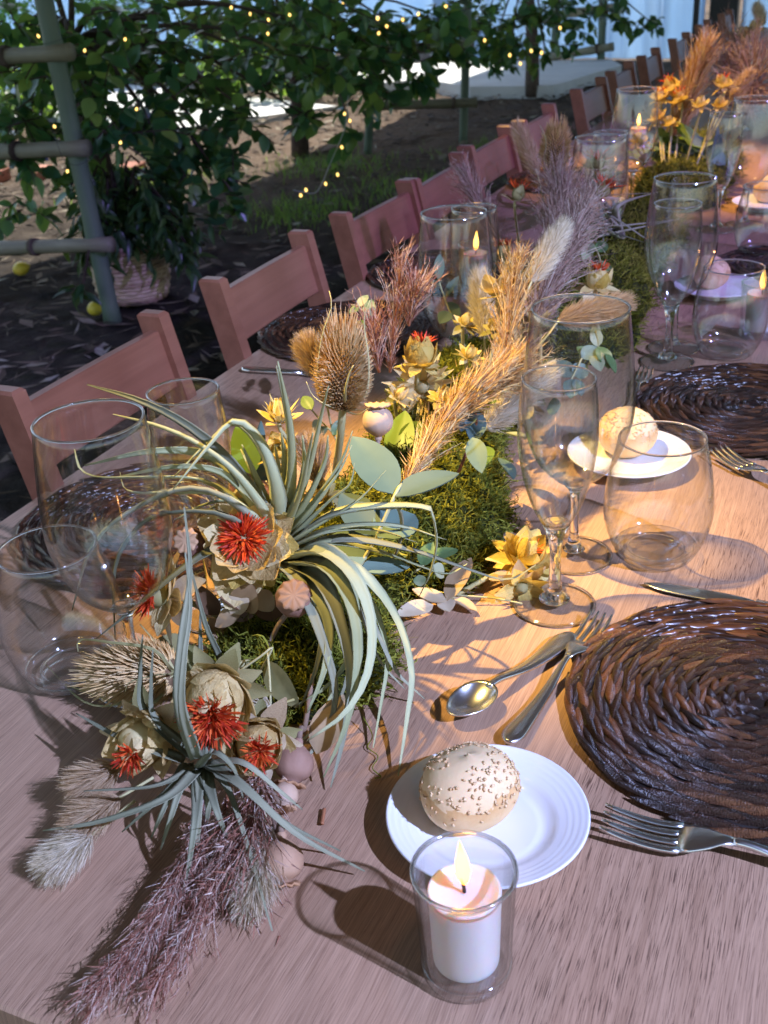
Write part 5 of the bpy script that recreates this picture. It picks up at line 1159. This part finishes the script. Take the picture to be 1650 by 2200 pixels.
# ---- feathery grass plumes
def plume(pts, width, n, label, mat, stemmat='redstem', hair=.05, cat='grass plume', group='feathery grass plumes', spread=.42, wid=.0004, fuzz=3):
    C = spline(pts, 24); e = empty('grass_plume', C[0], label, cat, group)
    V, F = tube(C, np.linspace(.0018, .0005, 24), 6); obj('stem', V, F, MAT[stemmat], e)
    Tn, S, N = frames(C); L = np.linalg.norm(np.diff(C, axis=0), axis=1).sum()
    i = (rng.beta(1.2, 1.25, n)*23).astype(int).clip(0, 23); t = i/23.; ang = rng.uniform(0, 6.28, n)
    rd = S[i]*np.cos(ang)[:, None]+N[i]*np.sin(ang)[:, None]; prof_ = np.sin(np.pi*np.clip(.12+.80*t, 0, 1))
    d = Tn[i]*1.0+rd*(spread*rng.uniform(.2, 1.5, n))[:, None]; d /= np.linalg.norm(d, axis=1)[:, None]
    ln = hair*rng.uniform(.5, 1.3, n)*(.35+.8*prof_); K = 4; q = np.linspace(0, 1, K); P0 = C[i]+rd*(width*.35*prof_*rng.uniform(0, 1, n))[:, None]
    bend = rd*.3+rng.normal(size=(n, 3))*.16+np.array([0, 0, -.12]); Cs = P0[:, None]+d[:, None]*(ln[:, None]*q)[..., None]+bend[:, None]*(ln[:, None]*.35*q**2)[..., None]
    Cs[..., 2] = np.maximum(Cs[..., 2], T+.0008)
    s = np.cross(d, rand_unit(n)); s /= np.linalg.norm(s, axis=1)[:, None]; V, F = ribbons(Cs, s, wid*np.array([1, 1.1, .9, .25]))
    Vs, Fs = [V], [F]; off = len(V)
    for k in range(fuzz):                      # awns along the branchlets
        m = n; u = rng.uniform(.3, 1, m); A0 = P0+d*(ln*u)[:, None]+bend*(ln*.35*u*u)[:, None]; dd = d+rand_unit(m)*.7; dd /= np.linalg.norm(dd, axis=1)[:, None]
        l2 = hair*.22*rng.uniform(.4, 1.2, m); q3 = np.array([0, .5, 1]); Cq = A0[:, None]+dd[:, None]*(l2[:, None]*q3)[..., None]; Cq[..., 2] = np.maximum(Cq[..., 2], T+.0008)
        s = np.cross(dd, rand_unit(m)); s /= np.linalg.norm(s, axis=1)[:, None]; V, F = ribbons(Cq, s, wid*np.array([1.3, .9, .2])); Vs.append(V); Fs.append(F+off); off += len(V)
    obj('plume', np.vstack(Vs), np.vstack(Fs), MAT[mat], e, kind='stuff'); return e
yg = 1.12
plume([PY(838, 800, yg), PY(845, 720, yg), PY(855, 640, yg), PY(862, 565, yg)], .012, 170, 'upright reddish feathery grass behind the teasel', 'rose', hair=.048, spread=.24, wid=.0003)
plume([PY(878, 700, yg), PY(885, 660, yg), PY(892, 625, yg)], .012, 220, 'short reddish grass wisp right of the upright reddish grass', 'rose', hair=.04)
plume([PY(815, 800, yg-.02), PY(805, 740, yg-.02), PY(800, 700, yg-.02)], .010, 120, 'short reddish grass wisp just behind the teasel top', 'rose', hair=.045)
plume([PZ(862, 1058, .125), PZ(930, 940, .15), PZ(1010, 845, .17), PZ(1112, 768, .185)], .022, 900, 'big golden feathery grass plume fanning out across the centre', 'gold', 'stem', hair=.060, spread=.17, wid=.0004, fuzz=2)
plume([PZ(985, 900, .155), PZ(1060, 830, .165), PZ(1120, 790, .17)], .018, 260, 'golden grass wisps spreading towards the champagne flute', 'gold', 'stem', hair=.06, spread=.34, wid=.00045, fuzz=2)
plume([PZ(1070, 860, .10), PZ(1085, 760, .15), PZ(1098, 650, .20), PZ(1108, 560, .245)], .016, 500, 'thin upright golden-red grass left of the cream fluffy head', 'gold', hair=.05, spread=.28)
plume([PZ(1120, 760, .13), PZ(1170, 640, .18), PZ(1225, 520, .225), PZ(1268, 420, .26)], .030, 900, 'large mauve feathery plume behind the cream fluffy grass head', 'mauve', hair=.062, spread=.42, wid=.00045)
plume([PZ(1180, 600, .12), PZ(1200, 520, .17), PZ(1205, 440, .21), PZ(1195, 380, .245)], .035, 1000, 'mauve feathery plume leaning back in the second arrangement', 'mauve', hair=.07, spread=.5)
plume([PZ(1090, 560, .10), PZ(1050, 480, .16), PZ(1015, 410, .20), PZ(992, 362, .23)], .020, 450, 'thin mauve grass leaning left above the wine glass with the candle', 'mauve', hair=.05, spread=.4)
plume([PZ(1250, 420, .12), PZ(1290, 350, .17), PZ(1320, 300, .2)], .035, 600, 'violet grass haze below the yellow bouquet', 'mauve', hair=.07, spread=.55)
plume([PZ(440, 1690, .035), PZ(420, 1800, .030), PZ(340, 1960, .022), PZ(225, 2110, .018)], .012, 720, 'large wine-red feathery plume lying on the table at the lower left', 'rose', hair=.050, spread=.11, wid=.00027, fuzz=5)
plume([PZ(490, 1700, .03), PZ(475, 1830, .028), PZ(420, 1960, .02), PZ(335, 2110, .015)], .008, 330, 'wine-red plume running beside the largest one, nearer the pods', 'rose', hair=.046, spread=.12, wid=.00027, fuzz=5)
plume([PZ(560, 1650, .03), PZ(545, 1760, .03), PZ(500, 1880, .02)], .016, 350, 'short wine-red plume under the small cream safflower', 'rose', hair=.055, spread=.4)
plume([PY(1432, 350, 2.9), PY(1462, 260, 2.9), PY(1490, 180, 2.9), PY(1515, 105, 2.9)], .030, 900, 'tall tan grass plume rising from the yellow bouquet', 'gold', 'stem', hair=.085, spread=.22, wid=.0008, fuzz=2)
for k, (x, y, w_) in enumerate([(1560, 90, 'left'), (1610, 110, 'right')]):
    plume([PZ(x, y+130, .08), PZ(x+8, y+60, .2), PZ(x+5, y-10, .28)], .05, 500, 'violet grass plume far back at the top right, the %s one' % w_, 'mauve', hair=.11, spread=.6, wid=.0009)

# ---- leaves: eucalyptus, ivy, dry
def blade(base, tip, w, nrm, curl=0.0, fold=.18, point=.85, n=9):
    base, tip = np.asarray(base, float), np.asarray(tip, float); y = tip-base; L = np.linalg.norm(y); y = y/L; z = unit(np.asarray(nrm)-y*(np.asarray(nrm) @ y)); x = np.cross(y, z)
    V = []; st = 7
    for i in range(n):
        t = i/(n-1); ww = w*(math.sin(math.pi*t**point)**.75 if 0 < t < 1 else 0)+.0004
        for j in range(st):
            u = j/(st-1)*2-1
            V.append(base+y*L*t+x*u*ww+z*(fold*abs(u)*ww+curl*L*(t-t*t*1.0)*1.0-curl*L*.6*t*t))
    V = np.array(V); th = z*.0005
    F = [(i*st+j, i*st+j+1, (i+1)*st+j+1, (i+1)*st+j) for i in range(n-1) for j in range(st-1)]
    m = len(V); F += [tuple(q+m for q in f[::-1]) for f in F]
    return np.vstack([V+th, V-th]), F
def sprig(name, label, stem_pts, stem_r, stem_mat, leaves, cat, group=None):
    """leaves: (base, tip, half width, normal, mat, curl)"""
    org = stem_pts[0] if stem_pts is not None else leaves[0][0]; e = empty(name, org, label, cat, group)
    if stem_pts is not None: V, F = tube(spline(stem_pts, 14), stem_r, 6); obj('stem', V, F, MAT[stem_mat], e)
    for b, t, w, nrm, mat, curl in leaves: V, F = blade(b, t, w, nrm, curl); obj('leaf', V, F, MAT[mat], e)
    return e
f0 = facing
GE = 'eucalyptus sprigs in the centrepiece'
sprig('eucalyptus_sprig', 'eucalyptus sprig with big blue-green leaves right of the air plant', [PZ(768, 1225, .08), PZ(810, 1150, .11), PZ(848, 1065, .145), PZ(862, 1040, .15)], .0018, 'stem', [
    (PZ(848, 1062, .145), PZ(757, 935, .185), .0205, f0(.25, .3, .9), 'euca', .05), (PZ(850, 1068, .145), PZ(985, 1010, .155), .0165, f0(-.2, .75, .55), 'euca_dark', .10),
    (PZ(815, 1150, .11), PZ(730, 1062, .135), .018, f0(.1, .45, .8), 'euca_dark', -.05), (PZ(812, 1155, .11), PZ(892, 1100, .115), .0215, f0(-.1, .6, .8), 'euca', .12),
    (PZ(788, 1200, .09), PZ(690, 1165, .105), .021, f0(-.2, .5, .8), 'euca', .06), (PZ(775, 1225, .08), PZ(882, 1212, .07), .0115, f0(.1, .7, .6), 'euca', .10)], 'eucalyptus', GE)
sprig('eucalyptus_sprig', 'eucalyptus twig with a red stem and hanging leaves above the moss', [PZ(985, 1015, .10), PZ(1005, 965, .12), PZ(1022, 920, .14), PZ(1020, 880, .15)], .0020, 'redstem', [
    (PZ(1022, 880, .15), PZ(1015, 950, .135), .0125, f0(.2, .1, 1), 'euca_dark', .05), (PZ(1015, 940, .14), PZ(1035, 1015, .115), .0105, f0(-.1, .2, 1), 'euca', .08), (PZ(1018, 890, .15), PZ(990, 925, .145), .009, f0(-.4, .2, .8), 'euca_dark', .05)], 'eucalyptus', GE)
sprig('eucalyptus_sprig', 'slender eucalyptus sprig standing before the candle-lit wine glass', [PZ(1000, 745, .10), PZ(975, 690, .13), PZ(955, 640, .16), PZ(940, 595, .185)], .0013, 'stem', [
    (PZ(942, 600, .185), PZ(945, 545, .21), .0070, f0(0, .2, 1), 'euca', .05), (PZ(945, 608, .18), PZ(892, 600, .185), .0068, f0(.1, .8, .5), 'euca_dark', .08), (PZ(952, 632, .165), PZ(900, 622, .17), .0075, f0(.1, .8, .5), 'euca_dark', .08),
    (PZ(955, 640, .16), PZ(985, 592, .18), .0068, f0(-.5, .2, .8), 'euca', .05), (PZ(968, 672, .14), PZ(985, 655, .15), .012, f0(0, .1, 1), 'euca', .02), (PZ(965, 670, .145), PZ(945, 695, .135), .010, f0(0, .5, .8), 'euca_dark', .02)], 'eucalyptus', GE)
sprig('eucalyptus_sprig', 'round pale eucalyptus leaves seen through the large wine glass', [PZ(1210, 850, .07), PZ(1230, 810, .09), PZ(1250, 770, .11)], .0013, 'stem', [
    (PZ(1228, 810, .09), PZ(1190, 775, .10), .0125, f0(-.1, .3, .9), 'euca', .03), (PZ(1232, 808, .09), PZ(1262, 785, .10), .0115, f0(.1, .3, .9), 'euca', .03), (PZ(1230, 815, .09), PZ(1225, 855, .075), .011, f0(0, .3, 1), 'euca', .05), (PZ(1235, 815, .09), PZ(1250, 850, .075), .0085, f0(.3, .2, .9), 'euca_dark', .05), (PZ(1250, 770, .11), PZ(1282, 745, .12), .010, f0(.1, .3, .9), 'euca', .02), (PZ(1205, 870, .06), PZ(1175, 880, .05), .012, f0(0, .4, .9), 'euca', .02)], 'eucalyptus', GE)
sprig('leafy_sprig', 'yellow-green leaf left of the spiky yellow bud, behind the air plant', [PZ(560, 1060, .07), PZ(545, 1010, .10), PZ(530, 985, .12)], .0012, 'redstem', [
    (PZ(545, 1020, .10), PZ(512, 905, .15), .0165, f0(-.3, .2, .95), 'greenleaf', .04), (PZ(550, 1010, .10), PZ(562, 905, .15), .0075, f0(.6, .2, .7), 'euca', .04), (PZ(555, 1030, .09), PZ(610, 985, .10), .013, f0(.2, .5, .8), 'euca_dark', .05)], 'leaf', None)
sprig('leafy_sprig', 'bright green leaf beneath the round tan poppy pod', None, 0, None, [(PZ(850, 1000, .08), PZ(870, 880, .12), .017, f0(-.2, .3, .95), 'greenleaf', .05), (PZ(860, 960, .09), PZ(905, 905, .11), .012, f0(.3, .3, .9), 'greenleaf', .05)], 'leaf', None)
sprig('leafy_sprig', 'loose green and pale leaves on the moss between the golden plume and the flute', None, 0, None, [(PZ(x, y, h), PZ(x+dx, y+dy, h+.012), w, f0(a, .5, .8), m, .06) for x, y, h, dx, dy, w, a, m in [(1060, 880, .085, 40, -45, .011, .2, 'greenleaf'), (1085, 930, .075, 45, 10, .009, .3, 'ivy'), (1040, 800, .10, -30, -45, .009, -.3, 'ivy'), (1100, 820, .09, 25, -55, .010, .2, 'euca'), (1010, 830, .105, 35, 30, .010, 0, 'olive'), (1075, 985, .06, 30, 40, .009, .3, 'euca'), (950, 800, .11, -35, 20, .009, -.2, 'ivy'), (1050, 960, .075, -20, 45, .010, 0, 'greenleaf'), (1115, 900, .08, 30, -30, .009, .3, 'yellow')]], 'leaf', None)
GI = 'variegated ivy sprigs'
def ivy(label, stem, leaves):
    sprig('ivy_sprig', label, [PZ(*q) for q in stem], .0010, 'stem', [(PZ(*b), PZ(*t), w, f0(*nr), 'ivy', .12) for b, t, w, nr in leaves], 'ivy', GI)
ivy('variegated ivy sprig above the upright teasel, before the left mat', [(790, 760, .12), (785, 700, .16), (770, 660, .185), (755, 655, .19)], [((785, 690, .165), (800, 640, .185), .008, (.2, .6, .7)), ((772, 662, .185), (750, 672, .18), .007, (-.3, .6, .7)), ((785, 700, .16), (760, 690, .16), .006, (-.2, .7, .6)), ((770, 660, .185), (790, 632, .195), .006, (.1, .8, .5))])
ivy('variegated ivy sprig curling below the teasel at the left', [(735, 1000, .07), (720, 940, .10), (690, 905, .125), (665, 875, .14)], [((690, 905, .125), (672, 930, .11), .008, (-.3, .4, .8)), ((670, 880, .14), (650, 850, .15), .007, (-.3, .6, .7)), ((705, 920, .115), (670, 945, .10), .007, (0, .6, .8)), ((715, 935, .105), (735, 900, .12), .006, (.3, .5, .8))])
ivy('variegated ivy leaves on the moss beside the lowest eucalyptus leaf', [(890, 1230, .05), (930, 1200, .05), (965, 1180, .045)], [((920, 1205, .05), (985, 1175, .045), .008, (.1, .8, .5)), ((905, 1215, .05), (930, 1165, .07), .008, (-.2, .4, .9)), ((930, 1215, .045), (955, 1240, .03), .008, (.2, .6, .8)), ((900, 1235, .05), (905, 1260, .04), .006, (-.3, .3, .9))])
ivy('variegated ivy sprig seen through the right side of the large wine glass', [(1240, 830, .07), (1265, 780, .10), (1285, 745, .12), (1280, 710, .14)], [((1285, 745, .12), (1275, 700, .145), .008, (0, .2, 1)), ((1285, 745, .12), (1310, 790, .10), .011, (.3, .3, .9)), ((1278, 755, .115), (1290, 795, .10), .010, (-.2, .3, 1)), ((1270, 770, .105), (1240, 745, .12), .008, (-.2, .5, .8)), ((1300, 760, .115), (1325, 800, .095), .007, (.6, .2, .8))])
ivy('dark variegated ivy sprig right of the mauve plume', [(1290, 620, .08), (1290, 560, .13), (1270, 520, .16), (1240, 500, .175)], [((1280, 540, .145), (1305, 520, .15), .010, (.3, .4, .8)), ((1270, 520, .16), (1255, 560, .14), .010, (-.2, .3, .9)), ((1255, 510, .165), (1285, 490, .175), .009, (.1, .6, .7)), ((1290, 560, .13), (1315, 590, .115), .010, (.5, .3, .8))])
GD = 'dry leaves in the centrepiece'
def dry(label, lst, mat='dryleaf', stem=None):
    sprig('dry_leaf', label, None if stem is None else [PZ(*q) for q in stem], .0010, 'stem', [(PZ(*b), PZ(*t), w, f0(*nr), mat, c) for b, t, w, nr, c in lst], 'dry leaf', GD)
dry('pale dry leaves lying on the table in front of the yellow flower', [((960, 1290, .012), (1012, 1192, .035), .0105, (-.2, .5, .8), .15), ((960, 1290, .012), (885, 1270, .02), .010, (0, .8, .5), -.1), ((975, 1285, .012), (1025, 1310, .008), .006, (.2, .7, .6), .1), ((930, 1300, .01), (852, 1318, .02), .009, (.1, .6, .7), .12), ((955, 1290, .01), (965, 1312, .01), .009, (0, .3, .9), .1)], stem=[(890, 1262, .016), (980, 1278, .012), (1060, 1285, .008), (1122, 1297, .006)])
dry('pale dry leaf curling over the table left of the flower stalk', [((1050, 1245, .015), (1120, 1235, .02), .008, (0, .8, .6), .2)])
dry('crisp brown leaves between the two red safflowers', [((560, 1290, .075), (500, 1330, .06), .012, (-.2, .5, .8), .2), ((540, 1300, .07), (470, 1290, .085), .012, (0, .7, .6), -.15), ((560, 1300, .07), (600, 1330, .065), .012, (.2, .5, .8), .2), ((520, 1310, .07), (540, 1260, .10), .014, (0, .2, 1), .15), ((470, 1320, .06), (420, 1260, .09), .010, (-.4, .2, .9), .2), ((450, 1330, .055), (480, 1380, .035), .009, (0, .5, .8), .15)], 'brownleaf')
dry('golden dry leaves under the orange-red safflower', [((530, 1270, .09), (495, 1325, .07), .010, (-.1, .4, .9), .2), ((545, 1275, .085), (590, 1310, .07), .010, (.2, .4, .9), .2), ((520, 1310, .075), (460, 1345, .06), .009, (-.2, .5, .8), .1)], 'dryleaf')
dry('olive twisted leaf hanging right of the deep red safflower', [((575, 1420, .07), (635, 1525, .035), .0115, (-.5, .1, .9), .22)], 'olive', [(575, 1400, .075), (580, 1470, .06), (582, 1560, .03)])
dry('large pale dry leaf standing behind the hanging poppy pod', [((680, 1620, .015), (735, 1490, .05), .014, (-.4, .2, .9), .12)], 'dryleaf')
dry('pale bare twig branching over the moss', [((520, 1440, .06), (470, 1450, .065), .004, (0, .5, .8), .0)], 'dryleaf', [(510, 1445, .06), (560, 1410, .075), (585, 1392, .08), (560, 1440, .06)])
dry('dry leaves under the lying teasel, beside the air plant', [((400, 1395, .03), (330, 1375, .035), .012, (0, .7, .6), .1), ((410, 1420, .03), (345, 1425, .03), .010, (0, .7, .6), .1)], 'olive')

# thin curling moss tendril and a bit of twig on the table
def tendril(name, pts, r, mat, label, cat):
    P_ = [PZ(*q) for q in pts]; V, F = tube(spline(P_, 40), r, 5); o = obj(name, V, F, MAT[mat], org=P_[0]); tag(o, label, cat)
tendril('moss_tendril', [(780, 1540, .012), (800, 1580, .006), (790, 1605, .004), (812, 1625, .003), (800, 1650, .003), (818, 1668, .002), (805, 1672, .002)], .0005, 'moss', 'thin curling moss tendril on the table above the plate', 'moss tendril')
tendril('twig_fragment', [(697, 1738, .003), (692, 1770, .003)], .0016, 'redstem', 'tiny dark red twig fragment lying alone on the table', 'twig')

# ---- second and third arrangements further along the table
GS = 'dried flowers in the second arrangement'
bloom(PZ(1112, 420, .21), facing(.2, .8, .3), .024, [('in', 'olive', 8, 24, 1.0, -.3), ('leaf', 'dryleaf', 6, 70, 1.2, -.4)], 'dark red dried flower left of the mauve plume tip', (60, .7, 45, .3), [PZ(1115, 520, .1)], group=GS)
bloom(PZ(1296, 410, .19), facing(.2, .7, .4), .026, [('in', 'olive', 8, 30, 1.0, -.3), ('leaf', 'dryleaf', 6, 80, 1.1, -.4)], 'dark red dried flower right of the mauve plume tip', (70, .8, 50, .2), [PZ(1300, 500, .1)], group=GS)
bloom(PZ(1082, 540, .16), facing(-.1, .8, .4), .022, [('in', 'olive', 9, 30, 1.0, -.3), ('leaf', 'olive', 8, 75, 1.2, -.4)], 'red dried flower with olive bracts right of the candle', (50, .6, 50, .3), [PZ(1090, 620, .08)], group=GS)
bloom(PZ(1285, 352, .21), facing(.1, .7, .5), .026, [('in', 'olive', 8, 30, 1.0, -.3), ('wide', 'dryleaf', 6, 80, 1.0, -.4)], 'dark red dried flower under the far candle', (60, .8, 50, .2), [PZ(1290, 430, .1)], group=GS)
air_plant(PZ(1330, 500, .08), [([(1330, 500, .08), (1270+60*math.sin(k*2.4), 470+40*math.cos(k*1.7), .16), (1330+130*math.cos(k*.9), 490+75*math.sin(k*.9)-20, .11+.02*(k % 3))], .006) for k in range(14)], 'dark grey air plant in the second arrangement, left of the violet wine glass', G_)
dry('pinkish dry leaf below the dark air plant', [((1345, 530, .06), (1310, 555, .05), .014, (0, .6, .7), .1), ((1345, 530, .06), (1385, 545, .05), .012, (0, .6, .7), .1)], 'brownleaf')
GY = 'yellow flowers of the amber-lit bouquet'
for k, (x, y, r, w_) in enumerate([(1440, 185, .030, 'topmost, orange-tipped yellow flower of the bouquet lit amber'), (1418, 205, .026, 'yellow flower just left below the topmost one of the amber bouquet'), (1462, 208, .026, 'yellow flower just right below the topmost one of the amber bouquet'), (1412, 248, .026, 'yellow flower halfway down the left side of the amber bouquet'), (1438, 262, .020, 'small yellow flower in the centre of the amber bouquet'), (1555, 178, .026, 'yellow orange-tipped flower right of the tan plume'), (1548, 222, .022, 'yellow flower under the orange-tipped one right of the tan plume'), (1505, 222, .022, 'yellow flower just beside the tan plume stalk'), (1375, 300, .024, 'low yellow flower in front of the far candle')]):
    p = PY(x, y, 2.92-.02*k); bloom(p, facing(rng.normal()*.3, .8, .4), r, [('in', 'yellow', 8, 26, 1.0, -.3), ('wide', 'yellow', 7, 60, 1.0, -.35), ('out', 'yellow', 6, 95, 1.0, -.4)], w_, (26, .6, 45, .3) if k in (0, 1, 2, 5) else None, [(p+PZ(1440+.4*(x-1440), 380, .05))/2+np.array([0, 0, -.01]), PZ(1440+.4*(x-1440), 385, .05)], group=GY)
sprig('leafy_sprig', 'green and grey leaves low in the amber-lit yellow bouquet', None, 0, None, [(PY(1470+rng.normal()*60, 350+rng.normal()*18, 2.85), PY(1470+rng.normal()*70, 300+rng.normal()*30, 2.85), .022, f0(rng.normal()*.4, .4, .8), ('euca', 'euca_dark', 'greenleaf')[k % 3], .05) for k in range(16)], 'leaf', None)
air_plant(PY(1250, 330, 2.7), [([(1300, 395, .08), (1290+50*math.cos(k*1.1), 340+30*math.sin(k*1.3), .15), (1290+95*math.cos(k*1.1), 350+55*math.sin(k*1.1), .10)], .006) for k in range(9)], 'far grey air plant below the yellow bouquet', G_)
bloom(PY(1385, 345, 2.75), facing(0, .5, .6), .024, [('in', 'dryleaf', 8, 30, 1.0, -.3), ('wide', 'dryleaf', 7, 75, 1.0, -.35)], 'tan dried flower at the foot of the amber bouquet', None, None, group=GS)
for k, (x, y) in enumerate([(1620, 60), (1590, 75)]):
    p = PY(x, y, 4.1); bloom(p, facing(0, .7, .5), .034, [('in', 'cream', 8, 30, 1.0, -.3), ('wide', 'cream', 7, 70, 1.0, -.35)], ('pale dried flower at the top right corner behind the glasses', 'pale dried flower left of the one at the top right corner')[k], None, [PZ(x, y+100, .1)], group=GS)
